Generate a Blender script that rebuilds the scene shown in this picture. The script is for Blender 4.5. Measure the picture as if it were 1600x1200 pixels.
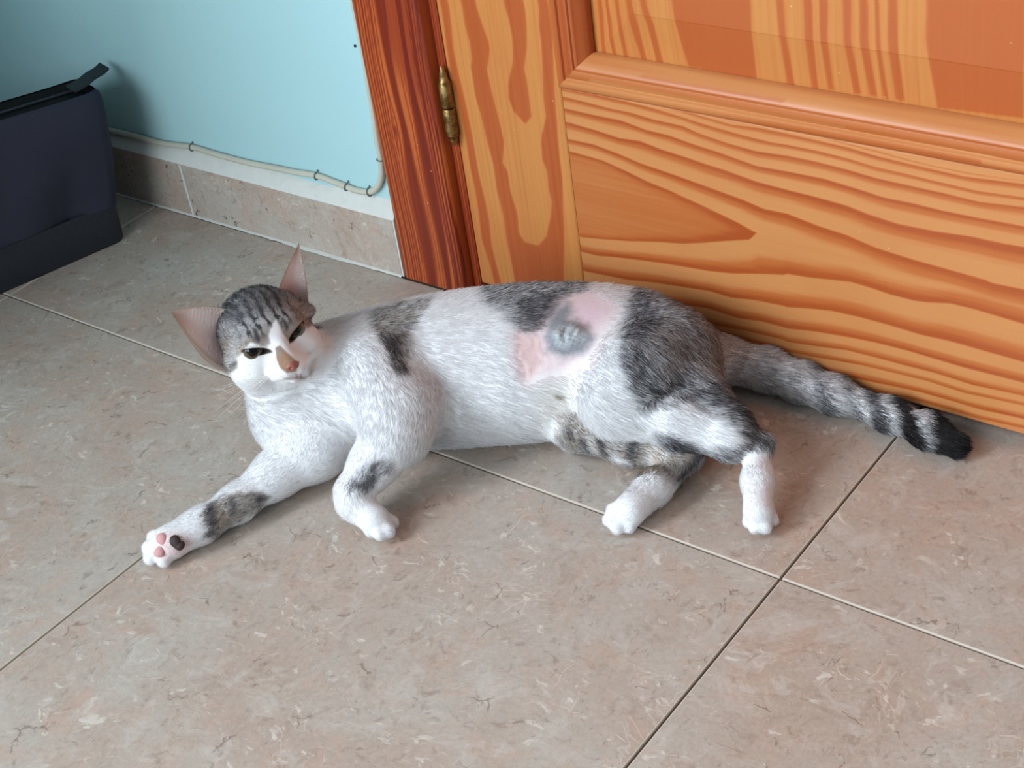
import bpy, bmesh, math, random
import numpy as np
from mathutils import Vector, Matrix, noise as mnoise

for o in list(bpy.data.objects):
    bpy.data.objects.remove(o, do_unlink=True)
SC = bpy.context.scene
COL = SC.collection

# ------------------------------------------------------------------ camera
cam_d = bpy.data.cameras.new('camera')
cam = bpy.data.objects.new('camera', cam_d)
COL.objects.link(cam)
CR = Vector((0.79431296, 0.59390576, -0.12783926))
CU = Vector((-0.25724005, 0.51944415, 0.81486522))
CF = Vector((-0.55035851, 0.61437263, -0.56537757))
CP = Vector((0.42888, -0.73206, 0.77402))
cam.matrix_world = Matrix(((CR.x, CU.x, -CF.x, CP.x), (CR.y, CU.y, -CF.y, CP.y), (CR.z, CU.z, -CF.z, CP.z), (0, 0, 0, 1)))
cam_d.sensor_width = 36.0
cam_d.lens = 36.0 * 2436.7 / 1600.0
cam_d.clip_start = 0.02
SC.camera = cam

# ------------------------------------------------------------------ light
world = bpy.data.worlds.new('world')
SC.world = world
world.use_nodes = True
bg = world.node_tree.nodes['Background']
bg.inputs[0].default_value = (0.80, 0.90, 1.0, 1)
bg.inputs[1].default_value = 0.24

def area(name, loc, target, sx, sy, power, color):
    d = bpy.data.lights.new(name, 'AREA')
    d.shape = 'RECTANGLE'; d.size = sx; d.size_y = sy; d.energy = power; d.color = color
    o = bpy.data.objects.new(name, d)
    COL.objects.link(o)
    o.location = loc
    o.rotation_euler = (Vector(target) - Vector(loc)).to_track_quat('-Z', 'Y').to_euler()
    return o
# daylight through the window in the left wall, behind and to the left of the photographer
area('window_daylight', (-1.15, -2.20, 1.50), (0.85, -2.05, 1.42), 1.95, 1.6, 180.0, (0.82, 0.91, 1.0))
# fill light added behind the photographer to soften the shadows; no known window there
area('fill_light_behind', (0.10, -3.24, 1.50), (0.10, -1.0, 1.35), 1.6, 1.5, 60.0, (0.84, 0.92, 1.0))

SC.view_settings.view_transform = 'Standard'
SC.view_settings.look = 'None'
SC.view_settings.gamma = 1.0
SC.view_settings.use_curve_mapping = False
SC.view_settings.exposure = -0.06

# ------------------------------------------------------------------ helpers
def srgb(r, g, b):
    f = lambda c: (c / 255 / 12.92) if c / 255 <= 0.04045 else ((c / 255 + 0.055) / 1.055) ** 2.4
    return (f(r), f(g), f(b), 1.0)

class Nodes:
    """small wrapper to write node materials"""
    def __init__(self, name):
        self.m = bpy.data.materials.new(name)
        self.m.use_nodes = True
        self.t = self.m.node_tree
        self.b = self.t.nodes['Principled BSDF']
    def n(self, kind, **kw):
        nd = self.t.nodes.new(kind)
        for k, v in kw.items():
            if k.startswith('i_'):
                nd.inputs[k[2:].replace('_', ' ')].default_value = v
            else:
                setattr(nd, k, v)
        return nd
    def l(self, a, b):
        self.t.links.new(a, b)
    def val(self, sock, v):
        if hasattr(v, 'links') or isinstance(v, bpy.types.NodeSocket):
            self.l(v, sock)
        else:
            sock.default_value = v
    def math(self, op, a, b=0.0, c=0.0, clamp=False):
        nd = self.t.nodes.new('ShaderNodeMath'); nd.operation = op; nd.use_clamp = clamp
        self.val(nd.inputs[0], a); self.val(nd.inputs[1], b); self.val(nd.inputs[2], c)
        return nd.outputs[0]
    def mix(self, f, a, b, blend='MIX'):
        nd = self.t.nodes.new('ShaderNodeMix'); nd.data_type = 'RGBA'; nd.blend_type = blend
        self.val(nd.inputs[0], f); self.val(nd.inputs[6], a); self.val(nd.inputs[7], b)
        return nd.outputs[2]
    def step(self, v, lo, hi, a=0.0, b=1.0):
        nd = self.t.nodes.new('ShaderNodeMapRange'); nd.interpolation_type = 'SMOOTHSTEP'
        self.val(nd.inputs[0], v); nd.inputs[1].default_value = lo; nd.inputs[2].default_value = hi
        nd.inputs[3].default_value = a; nd.inputs[4].default_value = b
        return nd.outputs[0]
    def mapping(self, src, scale=(1, 1, 1), loc=(0, 0, 0), rot=(0, 0, 0)):
        nd = self.t.nodes.new('ShaderNodeMapping')
        self.l(src, nd.inputs[0]); nd.inputs[1].default_value = loc
        nd.inputs[2].default_value = rot; nd.inputs[3].default_value = scale
        return nd.outputs[0]
    def noise(self, vec, scale, detail=4.0, rough=0.55, dist=0.0):
        nd = self.t.nodes.new('ShaderNodeTexNoise')
        self.l(vec, nd.inputs['Vector']); nd.inputs['Scale'].default_value = scale
        nd.inputs['Detail'].default_value = detail; nd.inputs['Roughness'].default_value = rough
        nd.inputs['Distortion'].default_value = dist
        return nd.outputs[0], nd.outputs[1]
    def bump(self, h, dist, strength=1.0):
        nd = self.t.nodes.new('ShaderNodeBump')
        nd.inputs['Strength'].default_value = strength; nd.inputs['Distance'].default_value = dist
        self.l(h, nd.inputs['Height'])
        self.l(nd.outputs[0], self.b.inputs['Normal'])
    def coords(self, which='Object'):
        return self.t.nodes.new('ShaderNodeTexCoord').outputs[which]
    def rand(self):
        return self.t.nodes.new('ShaderNodeObjectInfo').outputs['Random']
    def attr(self, name):
        nd = self.t.nodes.new('ShaderNodeAttribute'); nd.attribute_name = name
        return nd
    def done(self, color=None, rough=0.5, metal=0.0, spec=0.5, coat=0.0, coat_rough=0.1):
        if color is not None:
            self.val(self.b.inputs['Base Color'], color)
        self.val(self.b.inputs['Roughness'], rough)
        self.b.inputs['Metallic'].default_value = metal
        self.b.inputs['Specular IOR Level'].default_value = spec
        self.b.inputs['Coat Weight'].default_value = coat
        self.b.inputs['Coat Roughness'].default_value = coat_rough
        return self.m

def plain(name, col, rough=0.6, metal=0.0, spec=0.4, vary=0.06, scale=60.0, bump=0.0):
    N = Nodes(name)
    v = N.coords()
    f, _ = N.noise(v, scale, 3)
    dark = tuple(c * (1 - vary * 2.5) for c in col[:3]) + (1,)
    lite = tuple(min(1, c * (1 + vary)) for c in col[:3]) + (1,)
    if bump:
        N.bump(f, bump)
    return N.done(N.mix(f, dark, lite), rough, metal, spec)

def obj(name, me, mat=None, parent=None):
    if isinstance(me, bmesh.types.BMesh):
        d = bpy.data.meshes.new(name)
        me.to_mesh(d); me.free(); me = d
    o = bpy.data.objects.new(name, me)
    COL.objects.link(o)
    if mat is not None and not me.materials:
        me.materials.append(mat)
    if parent is not None:
        o.parent = parent
        o.matrix_parent_inverse = parent.matrix_world.inverted()
    return o

def empty(name, loc=(0, 0, 0)):
    o = bpy.data.objects.new(name, None)
    COL.objects.link(o)
    o.location = loc
    o.matrix_world = Matrix.Translation(loc)
    o.empty_display_size = 0.02
    return o

def tag(o, label=None, cat=None, group=None, kind=None):
    if label: o['label'] = label
    if cat: o['category'] = cat
    if group: o['group'] = group
    if kind: o['kind'] = kind
    return o

def box_bm(x0, x1, y0, y1, z0, z1, bevel=0.0, seg=1):
    bm = bmesh.new()
    bmesh.ops.create_cube(bm, size=1.0)
    for v in bm.verts:
        v.co = ((x0 + x1) / 2 + v.co.x * (x1 - x0), (y0 + y1) / 2 + v.co.y * (y1 - y0), (z0 + z1) / 2 + v.co.z * (z1 - z0))
    if bevel:
        bmesh.ops.bevel(bm, geom=bm.edges[:], offset=bevel, segments=seg, affect='EDGES', profile=0.5)
    return bm

def smooth(o, angle=None):
    me = o.data
    me.polygons.foreach_set('use_smooth', np.ones(len(me.polygons), dtype=bool))
    if angle is not None:
        try:
            me.set_sharp_from_angle(angle=math.radians(angle))
        except Exception:
            pass
    return o

def catmull(pts, n):
    P = np.array([pts[0]] + list(pts) + [pts[-1]], float)
    P[0] = 2 * P[1] - P[2]; P[-1] = 2 * P[-2] - P[-3]
    out = []
    for i in range(1, len(P) - 2):
        for t in np.linspace(0, 1, n, endpoint=False):
            a, b, c, d = P[i - 1], P[i], P[i + 1], P[i + 2]
            out.append(0.5 * (2 * b + (c - a) * t + (2 * a - 5 * b + 4 * c - d) * t * t + (3 * b - a - 3 * c + d) * t ** 3))
    out.append(P[-2])
    return np.array(out)

def tube_bm(path, rad, seg=10, cap=True, bm=None):
    bm = bm or bmesh.new()
    path = np.asarray(path, float)
    rad = np.broadcast_to(np.asarray(rad, float), (len(path),))
    rings = []
    ref = None
    for i, p in enumerate(path):
        t = path[min(i + 1, len(path) - 1)] - path[max(i - 1, 0)]
        t = Vector(t).normalized()
        if ref is None:
            ref = t.orthogonal().normalized()
        ref = (ref - t * ref.dot(t)).normalized()
        b = t.cross(ref)
        rings.append([bm.verts.new(Vector(p) + (ref * math.cos(a) + b * math.sin(a)) * rad[i]) for a in np.linspace(0, 2 * math.pi, seg, endpoint=False)])
    for r0, r1 in zip(rings, rings[1:]):
        for j in range(seg):
            bm.faces.new((r0[j], r0[(j + 1) % seg], r1[(j + 1) % seg], r1[j]))
    if cap:
        bm.faces.new(rings[0][::-1]); bm.faces.new(rings[-1])
    return bm

def lathe_bm(profile, center, seg=20, bm=None):
    """profile: (radius, z) pairs, turned about the vertical through center"""
    bm = bm or bmesh.new()
    rings = []
    for r, z in profile:
        rings.append([bm.verts.new((center[0] + r * math.cos(a), center[1] + r * math.sin(a), z)) for a in np.linspace(0, 2 * math.pi, seg, endpoint=False)])
    for r0, r1 in zip(rings, rings[1:]):
        for j in range(seg):
            bm.faces.new((r0[j], r0[(j + 1) % seg], r1[(j + 1) % seg], r1[j]))
    bm.faces.new(rings[0][::-1]); bm.faces.new(rings[-1])
    bmesh.ops.recalc_face_normals(bm, faces=bm.faces[:])
    return bm

TILE = 0.45
SKIRT_Y = 0.209      # face of the skirting
WALL_Y = 0.219       # face of the painted wall
CASE_Y = 0.208       # face of the door casing
DOOR_Y = 0.222       # face of the door
LEFT_X = -1.160      # face of the left wall

# ------------------------------------------------------------------ floor
def tile_material(name, k=1.0, seed=0.0, CRK=0.55):
    N = Nodes(name)
    co = N.coords()
    off = N.n('ShaderNodeVectorMath', operation='ADD')
    N.l(co, off.inputs[0])
    cmb = N.n('ShaderNodeCombineXYZ')
    r = N.rand()
    N.l(N.math('MULTIPLY', r, 37.0), cmb.inputs[0]); N.l(N.math('MULTIPLY_ADD', r, 91.0, seed), cmb.inputs[1]); N.l(N.math('MULTIPLY', r, 53.0), cmb.inputs[2])
    N.l(cmb.outputs[0], off.inputs[1])
    v = off.outputs[0]
    warp = N.n('ShaderNodeVectorMath', operation='MULTIPLY_ADD')
    _, wc = N.noise(v, 9.0, 3)
    N.l(wc, warp.inputs[0]); warp.inputs[1].default_value = (0.06, 0.06, 0.06); N.l(v, warp.inputs[2])
    w = warp.outputs[0]
    cloud, _ = N.noise(w, 8.0, 5, 0.6)
    col = N.mix(N.step(cloud, 0.32, 0.68), srgb(174, 156, 144), srgb(178, 169, 160))
    c2, _ = N.noise(w, 26.0, 6, 0.68, 0.7)
    col = N.mix(N.step(c2, 0.48, 0.68, 0, 0.55), col, srgb(184, 156, 140))
    c3, _ = N.noise(N.mapping(w, (1, 1, 1), (4, 7, 1)), 34.0, 6, 0.72, 0.8)
    col = N.mix(N.step(c3, 0.50, 0.66, 0, 0.6), col, srgb(192, 184, 176))
    c4, _ = N.noise(N.mapping(w, (1, 1, 1), (6, 2, 8)), 48.0, 6, 0.72, 0.6)
    col = N.mix(N.step(c4, 0.52, 0.70, 0, 0.5), col, srgb(152, 132, 118))
    # pale flecks and broken pale veins
    m1, _ = N.noise(N.mapping(v, (1, 1, 1), (1, 3, 5)), 20.0, 3)
    fl, _ = N.noise(N.mapping(w, (1, 1.6, 1), (2, 2, 4), (0, 0, 0.7)), 75.0, 3, 0.6, 0.4)
    col = N.mix(N.math('MULTIPLY', N.step(fl, 0.60, 0.68), N.step(m1, 0.44, 0.60, 0.15, 0.75)), col, srgb(214, 205, 195))
    d, _ = N.noise(w, 20.0, 3, 0.6, 0.5)
    ridge = N.math('ABSOLUTE', N.math('SUBTRACT', d, 0.5))
    vein = N.math('MULTIPLY', N.step(ridge, 0.0, 0.016, 1, 0), N.step(m1, 0.50, 0.62))
    col = N.mix(N.math('MULTIPLY', vein, 0.38), col, srgb(212, 202, 192))
    # brown hairline cracks: broken cell edges, and short scratches
    vo = N.n('ShaderNodeTexVoronoi', feature='DISTANCE_TO_EDGE'); vo.inputs['Scale'].default_value = 19.0
    wv2 = N.n('ShaderNodeVectorMath', operation='MULTIPLY_ADD')
    _, wc2 = N.noise(v, 60.0, 3)
    N.l(wc2, wv2.inputs[0]); wv2.inputs[1].default_value = (0.022, 0.022, 0.022); N.l(v, wv2.inputs[2])
    N.l(wv2.outputs[0], vo.inputs['Vector'])
    m2, _ = N.noise(N.mapping(v, (1, 1, 1), (9, 1, 2)), 32.0, 3, 0.6)
    crack = N.math('MULTIPLY', N.step(vo.outputs['Distance'], 0.0, 0.022, 1, 0), N.step(m2, 0.57, 0.64))
    col = N.mix(N.math('MULTIPLY', crack, CRK), col, srgb(100, 78, 64))
    d4, _ = N.noise(N.mapping(w, (2.4, 1.0, 1), (5, 12, 3), (0, 0, -0.5)), 30.0, 3, 0.6, 0.5)
    ridge4 = N.math('ABSOLUTE', N.math('SUBTRACT', d4, 0.5))
    m4, _ = N.noise(N.mapping(v, (1, 1, 1), (2, 8, 9)), 40.0, 2, 0.6)
    scr = N.math('MULTIPLY', N.step(ridge4, 0.0, 0.016, 1, 0), N.step(m4, 0.60, 0.66))
    col = N.mix(N.math('MULTIPLY', scr, CRK), col, srgb(108, 86, 74))
    d3, _ = N.noise(w, 90.0, 5, 0.65, 0.5)
    col = N.mix(N.step(d3, 0.57, 0.70, 0, 0.45), col, srgb(130, 110, 96))
    fine, _ = N.noise(v, 260.0, 4, 0.7)
    col = N.mix(0.32, col, N.mix(fine, srgb(110, 104, 98), srgb(248, 242, 236)), 'OVERLAY')
    if k != 1.0:
        col = N.mix(1.0, col, (k, k, k, 1), 'MULTIPLY')
    N.bump(N.math('ADD', N.math('MULTIPLY', cloud, 0.6), N.math('MULTIPLY', N.math('SUBTRACT', fine, crack), 0.4)), 0.0006, 0.6)
    return N.done(col, N.step(cloud, 0.3, 0.7, 0.34, 0.46), spec=0.42)

M_TILE = tile_material('marbled_tile')
M_SKIRT = tile_material('marbled_skirting', seed=11.0, CRK=1.0)
M_GROUT = plain('grout', srgb(112, 92, 78), 0.9, spec=0.1, vary=0.15, scale=120)
M_WHITE = plain('white_filler', srgb(214, 214, 208), 0.8, spec=0.2, vary=0.05, scale=90, bump=0.001)

floor = obj('floor', box_bm(-1.6, 1.8, -3.3, 0.5, -0.03, -0.0022), M_GROUT)
tag(floor, 'beige marbled floor tiles with thin recessed joints', kind='structure')
J = 0.0011
M_EDGE = plain('tile_edge', srgb(206, 194, 180), 0.5, spec=0.4, vary=0.04, scale=80)  # edges paler than the tile: light caught by the bevel, put into the colour
def floor_tile(x0, x1, y0, y1):
    bm = box_bm(x0 + J, x1 - J, y0 + J, y1 - J, -0.008, 0.0)
    top = [e for e in bm.edges if all(abs(v.co.z) < 1e-6 for v in e.verts)]
    bmesh.ops.bevel(bm, geom=top, offset=0.0009, segments=2, affect='EDGES', profile=0.6)
    o = obj('tile', bm, M_TILE, floor)
    o.data.materials.append(M_EDGE)
    for p in o.data.polygons:
        if p.normal.z < 0.98:
            p.material_index = 1
    return o
for i in range(-4, 4):
    for j in range(-7, 1):
        x0, x1 = i * TILE, (i + 1) * TILE
        y0, y1 = j * TILE, (j + 1) * TILE
        if j == 0:
            y1 = SKIRT_Y - 0.001 if i < -1 else 0.40
        x0 = max(x0, LEFT_X)
        if x1 <= x0 or x0 > 1.5:
            continue
        floor_tile(x0, x1, y0, y1)

# ------------------------------------------------------------------ walls
def wall_material():
    N = Nodes('aqua_paint')
    v = N.coords()
    a, _ = N.noise(v, 6.0, 3)
    b, _ = N.noise(v, 55.0, 4, 0.6)
    col = N.mix(a, srgb(168, 205, 209), srgb(174, 211, 214))
    N.bump(N.math('MULTIPLY_ADD', a, 3.0, b), 0.0012, 0.5)
    return N.done(col, 0.62, spec=0.25)
M_WALL = wall_material()
wb = obj('wall_back', box_bm(LEFT_X - 0.1, -0.500, WALL_Y, 0.42, -0.03, 2.5), M_WALL)
tag(wb, 'pale aqua painted wall behind the dark bag', kind='structure')
wr = obj('wall_beside_door', box_bm(0.40, 1.8, WALL_Y, 0.42, -0.03, 2.5), M_WALL)
tag(wr, 'pale aqua painted wall on the far side of the door', kind='structure')
wt = obj('wall_above_door', box_bm(-0.500, 0.40, WALL_Y, 0.42, 2.06, 2.5), M_WALL)
tag(wt, 'pale aqua painted wall above the door', kind='structure')
wd = obj('light_block_beyond_door', box_bm(-0.500, 0.40, 0.40, 0.42, -0.03, 2.06), M_WALL)  # added slab, keeps background light from leaking under the door
tag(wd, 'unseen slab added beyond the closed door to block light under it', kind='structure')
# left wall with a window opening further along
bm = box_bm(LEFT_X - 0.1, LEFT_X, -1.20, WALL_Y, -0.03, 2.5)
for a in ((-3.3, -1.20, -0.03, 0.68), (-3.3, -1.20, 2.32, 2.5), (-3.3, -3.20, 0.68, 2.32)):
    b2 = box_bm(LEFT_X - 0.1, LEFT_X, a[0], a[1], a[2], a[3])
    tmp = bpy.data.meshes.new('t'); b2.to_mesh(tmp); b2.free(); bm.from_mesh(tmp); bpy.data.meshes.remove(tmp)
wl = obj('wall_left', bm, M_WALL)
tag(wl, 'pale aqua side wall with the window opening', kind='structure')

# unseen pier added against the left wall to shade the bag's corner
wp_ = obj('shade_pier', box_bm(LEFT_X, -0.93, -0.72, -0.36, -0.02, 2.5, 0.004, 2), M_WALL)
tag(wp_, 'pale aqua pier added out of view to shade the corner where the bag stands', kind='structure')

# wall behind the photographer, with an opening made for the added fill light
bm = box_bm(LEFT_X - 0.1, -0.72, -3.40, -3.26, -0.03, 2.5)
for a in ((0.92, 1.8, -0.03, 2.5), (-0.72, 0.92, -0.03, 0.73), (-0.72, 0.92, 2.27, 2.5)):
    b2 = box_bm(a[0], a[1], -3.40, -3.26, a[2], a[3])
    tmp = bpy.data.meshes.new('t'); b2.to_mesh(tmp); b2.free(); bm.from_mesh(tmp); bpy.data.meshes.remove(tmp)
wf = obj('wall_front', bm, M_WALL)
tag(wf, 'pale aqua wall behind the photographer with an opening for the added fill light', kind='structure')

# skirting
base = obj('baseboard_back', box_bm(LEFT_X, -0.5342, SKIRT_Y + 0.0005, WALL_Y, 0.0, 0.0625), M_WHITE)
tag(base, 'marbled tile skirting along the aqua wall', kind='structure')
for x0, x1 in ((LEFT_X, -0.8405), (-0.8405, -0.5345)):
    obj('skirting_tile', box_bm(x0 + 0.0012, x1 - 0.0012, SKIRT_Y, WALL_Y - 0.001, 0.0012, 0.0640, 0.0008), M_SKIRT, base)
# white filler on top of the skirting, slightly uneven
bm = bmesh.new()
rows = []
for i, x in enumerate(np.linspace(LEFT_X, -0.5338, 60)):
    wv = 0.0012 * math.sin(x * 31) + 0.0008 * math.sin(x * 83 + 1)
    rows.append([bm.verts.new(p) for p in ((x, SKIRT_Y + 0.0004, 0.0635), (x, SKIRT_Y + 0.0010, 0.0655), (x, SKIRT_Y + 0.0055 + wv, 0.0718 + wv * .5), (x, WALL_Y - 0.0006, 0.0790 + wv), (x, WALL_Y + 0.002, 0.0800 + wv), (x, WALL_Y + 0.002, 0.060))])
for a, b in zip(rows, rows[1:]):
    for k in range(5):
        bm.faces.new((a[k], b[k], b[k + 1], a[k + 1]))
smooth(obj('filler_strip', bm, M_WHITE, base))
bm = bmesh.new()
rows = []
rs = random.Random(4)
for x in np.linspace(LEFT_X, -0.5360, 90):
    w_ = 0.0016 + 0.0010 * rs.random() + (0.0012 if -0.70 < x < -0.60 else 0)
    rows.append([bm.verts.new(p) for p in ((x, SKIRT_Y - w_, 0.0003), (x, SKIRT_Y - w_ * .4, 0.0011), (x, SKIRT_Y + 0.0006, 0.0016 + 0.0004 * rs.random()))])
for a, b in zip(rows, rows[1:]):
    for k in range(2):
        bm.faces.new((a[k], b[k], b[k + 1], a[k + 1]))
smooth(obj('grout_line', bm, M_WHITE, base))

# ------------------------------------------------------------------ wood
RAIL_UP = [[(-315.8, 175.2), (-286.1, 173.3), (-264.1, 168.6), (-242.5, 162.7), (-221.0, 158.9), (-186.0, 150.6), (-158.6, 143.6), (-137.8, 136.8)], [(-316.6, 186.9), (-292.1, 186.7), (-267.1, 182.6), (-246.9, 178.3), (-215.4, 174.4), (-184.7, 170.0), (-150.7, 165.1), (-130.7, 160.8), (-110.0, 161.2), (-84.2, 156.5), (-58.9, 153.8), (-34.1, 148.5), (-3.8, 145.5), (25.8, 143.8), (54.6, 142.2), (37.4, 144.0), (60.3, 141.0), (82.6, 141.7)], [(-316.1, 202.9), (-290.5, 200.8), (-265.4, 197.9), (-244.8, 199.1), (-225.0, 195.5), (-197.1, 192.3), (-183.4, 190.4), (-165.7, 188.6), (-136.4, 184.1), (-109.3, 182.5), (-83.7, 181.5), (-58.7, 179.8), (-40.3, 176.2), (-16.2, 173.4), (13.3, 173.9), (41.8, 176.2), (64.1, 176.0), (80.5, 176.8)], [(-315.2, 215.4), (-288.8, 214.6), (-262.2, 214.7), (-238.0, 210.4), (-216.7, 209.7), (-196.1, 206.4), (-168.9, 203.1), (-135.8, 198.0), (-108.8, 198.7), (-77.2, 198.9), (-52.5, 196.5), (-28.3, 193.5), (-4.7, 193.6), (18.5, 192.6), (46.7, 192.8), (79.5, 193.6)], [(-315.3, 226.0), (-295.0, 225.0), (-273.0, 223.5), (-251.1, 223.3), (-229.9, 221.2), (-201.9, 220.4), (-188.4, 217.0), (-161.6, 213.0), (-135.2, 211.0), (-108.4, 212.5), (-83.2, 212.2), (-58.5, 210.9), (-34.4, 208.4), (-10.7, 207.8), (18.1, 207.2), (46.1, 206.0), (78.6, 208.9)], [(-294.0, 233.8), (-257.4, 232.8), (-229.0, 231.1), (-201.3, 228.2), (-181.0, 225.5), (-147.8, 222.6), (-121.8, 221.2), (-108.1, 221.8), (-83.0, 221.6), (-58.4, 220.2), (-34.4, 217.6), (-10.9, 216.9), (12.1, 215.6), (45.8, 214.3), (78.1, 216.5)], [(-293.3, 239.3), (-249.8, 236.0), (-207.7, 234.9), (-180.6, 232.0), (-156.6, 229.9), (-134.3, 231.5), (-107.8, 231.2), (-82.8, 230.3), (-58.4, 229.4), (-34.4, 226.8), (-11.0, 225.4), (11.9, 224.6), (34.3, 223.8), (77.5, 226.9)], [(-292.8, 243.3), (-249.4, 240.0), (-180.3, 235.2), (-140.7, 233.4), (-107.7, 234.3), (-82.7, 235.2), (-58.3, 232.5), (-34.5, 231.0), (-11.1, 229.0), (11.8, 227.5), (39.7, 227.3), (77.4, 229.2)]]
RAIL_DOWN = [[(-315.7, 89.8), (-290.7, 93.5), (-263.8, 98.1), (-233.0, 104.6), (-210.6, 108.3), (-188.4, 114.7), (-166.8, 121.6), (-145.7, 127.7), (-137.8, 136.5)], [(-315.2, 74.2), (-300.8, 74.4), (-276.7, 78.4), (-251.7, 81.6), (-230.3, 84.0), (-207.9, 85.9), (-186.0, 87.8), (-164.4, 90.9), (-136.1, 97.7), (-115.5, 101.9), (-111.8, 103.9), (-91.8, 105.6), (-72.1, 108.6), (-55.4, 110.9), (-40.2, 110.1), (-21.5, 108.2), (-3.0, 107.8), (9.0, 109.3), (26.8, 113.2), (44.4, 113.3), (61.7, 112.2), (84.4, 110.7)], [(-315.3, 54.2), (-295.0, 55.5), (-271.2, 57.0), (-247.5, 60.8), (-217.0, 64.3), (-187.3, 67.6), (-165.7, 66.7), (-144.3, 70.3), (-116.5, 72.0), (-112.8, 71.7), (-92.4, 75.8), (-72.5, 79.2), (-46.5, 80.0), (-21.2, 79.5), (3.7, 78.2), (27.9, 79.1), (57.5, 78.2), (86.4, 77.4)], [(-314.0, 30.9), (-249.3, 42.0), (-188.5, 49.4), (-159.6, 47.7), (-138.1, 50.7), (-117.2, 50.7), (-113.5, 50.4), (-86.2, 55.2), (-59.6, 57.8), (-33.7, 59.7), (-8.4, 60.0), (16.4, 59.0), (40.6, 58.0), (64.3, 58.4), (87.5, 58.7)], [(-316.4, 11.1), (-251.1, 22.9), (-189.5, 33.2), (-152.9, 36.8), (-117.6, 38.0), (-113.9, 36.9), (-86.5, 40.5), (-59.7, 44.8), (-33.6, 45.3), (-8.2, 45.2), (16.7, 45.7), (47.2, 43.9), (88.2, 46.6)], [(-114.2, 27.1), (-86.7, 29.4), (-46.6, 34.1), (-14.3, 35.3), (10.8, 36.0), (41.5, 34.3), (88.7, 37.7)], [(-114.7, 13.4), (-20.6, 21.7), (4.8, 23.3), (29.7, 23.3), (54.1, 22.7), (89.5, 25.2)]]
STILE_BANDS = [[(-438.5, 297.4), (-439.0, 267.3), (-440.0, 234.0), (-437.1, 198.1), (-434.6, 162.3), (-434.3, 131.6), (-432.7, 112.9), (-433.0, 87.1), (-434.8, 60.4), (-429.7, 34.9), (-426.8, 8.3), (-419.1, 10.3), (-421.7, 30.1), (-424.5, 56.3), (-422.8, 82.9), (-424.1, 108.4), (-426.9, 133.1), (-427.3, 163.7), (-428.2, 181.7), (-429.4, 205.3), (-431.2, 233.1), (-432.5, 251.3), (-430.2, 298.4)], [(-414.3, 300.5), (-414.8, 276.3), (-412.5, 259.9), (-413.1, 245.1), (-416.1, 236.6), (-415.4, 210.1), (-412.0, 190.6), (-409.9, 167.0), (-406.0, 143.5), (-406.7, 118.5), (-403.8, 93.7), (-403.8, 67.8), (-402.6, 48.3), (-401.5, 15.0), (-372.3, 22.6), (-358.6, 78.5), (-366.9, 69.1), (-383.7, 68.7), (-389.4, 77.7), (-387.7, 97.3), (-392.2, 121.6), (-391.9, 140.2), (-396.2, 148.0), (-390.6, 170.7), (-393.5, 193.9), (-396.4, 216.8), (-398.1, 238.3), (-392.2, 257.3), (-392.3, 263.9), (-396.3, 278.8), (-401.4, 302.1)], [(-370.1, 306.0), (-366.0, 288.4), (-364.7, 272.3), (-367.7, 249.8), (-376.1, 225.9), (-378.1, 214.1), (-374.5, 203.1), (-365.2, 194.3), (-362.8, 193.0), (-356.3, 200.6), (-356.3, 217.8), (-356.3, 234.8), (-357.4, 244.7), (-351.3, 263.3), (-347.7, 290.9), (-347.5, 308.9)], [(-330.9, 311.0), (-334.4, 287.4), (-334.2, 271.3), (-337.0, 243.5), (-339.0, 220.7), (-338.8, 203.7), (-346.8, 184.8), (-348.7, 175.1), (-349.4, 160.9), (-345.7, 149.7), (-346.3, 131.4), (-344.6, 119.4), (-348.2, 103.7), (-356.8, 81.5), (-366.9, 69.1), (-373.8, 22.2), (-344.6, 29.9), (-335.6, 96.6), (-333.6, 121.9), (-330.2, 146.9), (-330.4, 164.7), (-330.2, 182.1), (-329.1, 199.7), (-327.7, 228.3), (-325.0, 256.4), (-322.4, 283.7), (-322.8, 312.0)], [(-315.4, 185.2), (-317.2, 161.4), (-317.8, 131.4), (-317.8, 113.1), (-318.3, 88.1), (-321.9, 35.9), (-313.5, 38.1), (-312.5, 89.5), (-312.1, 114.4), (-312.4, 132.6), (-312.5, 162.4), (-310.8, 186.0)]]
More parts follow.
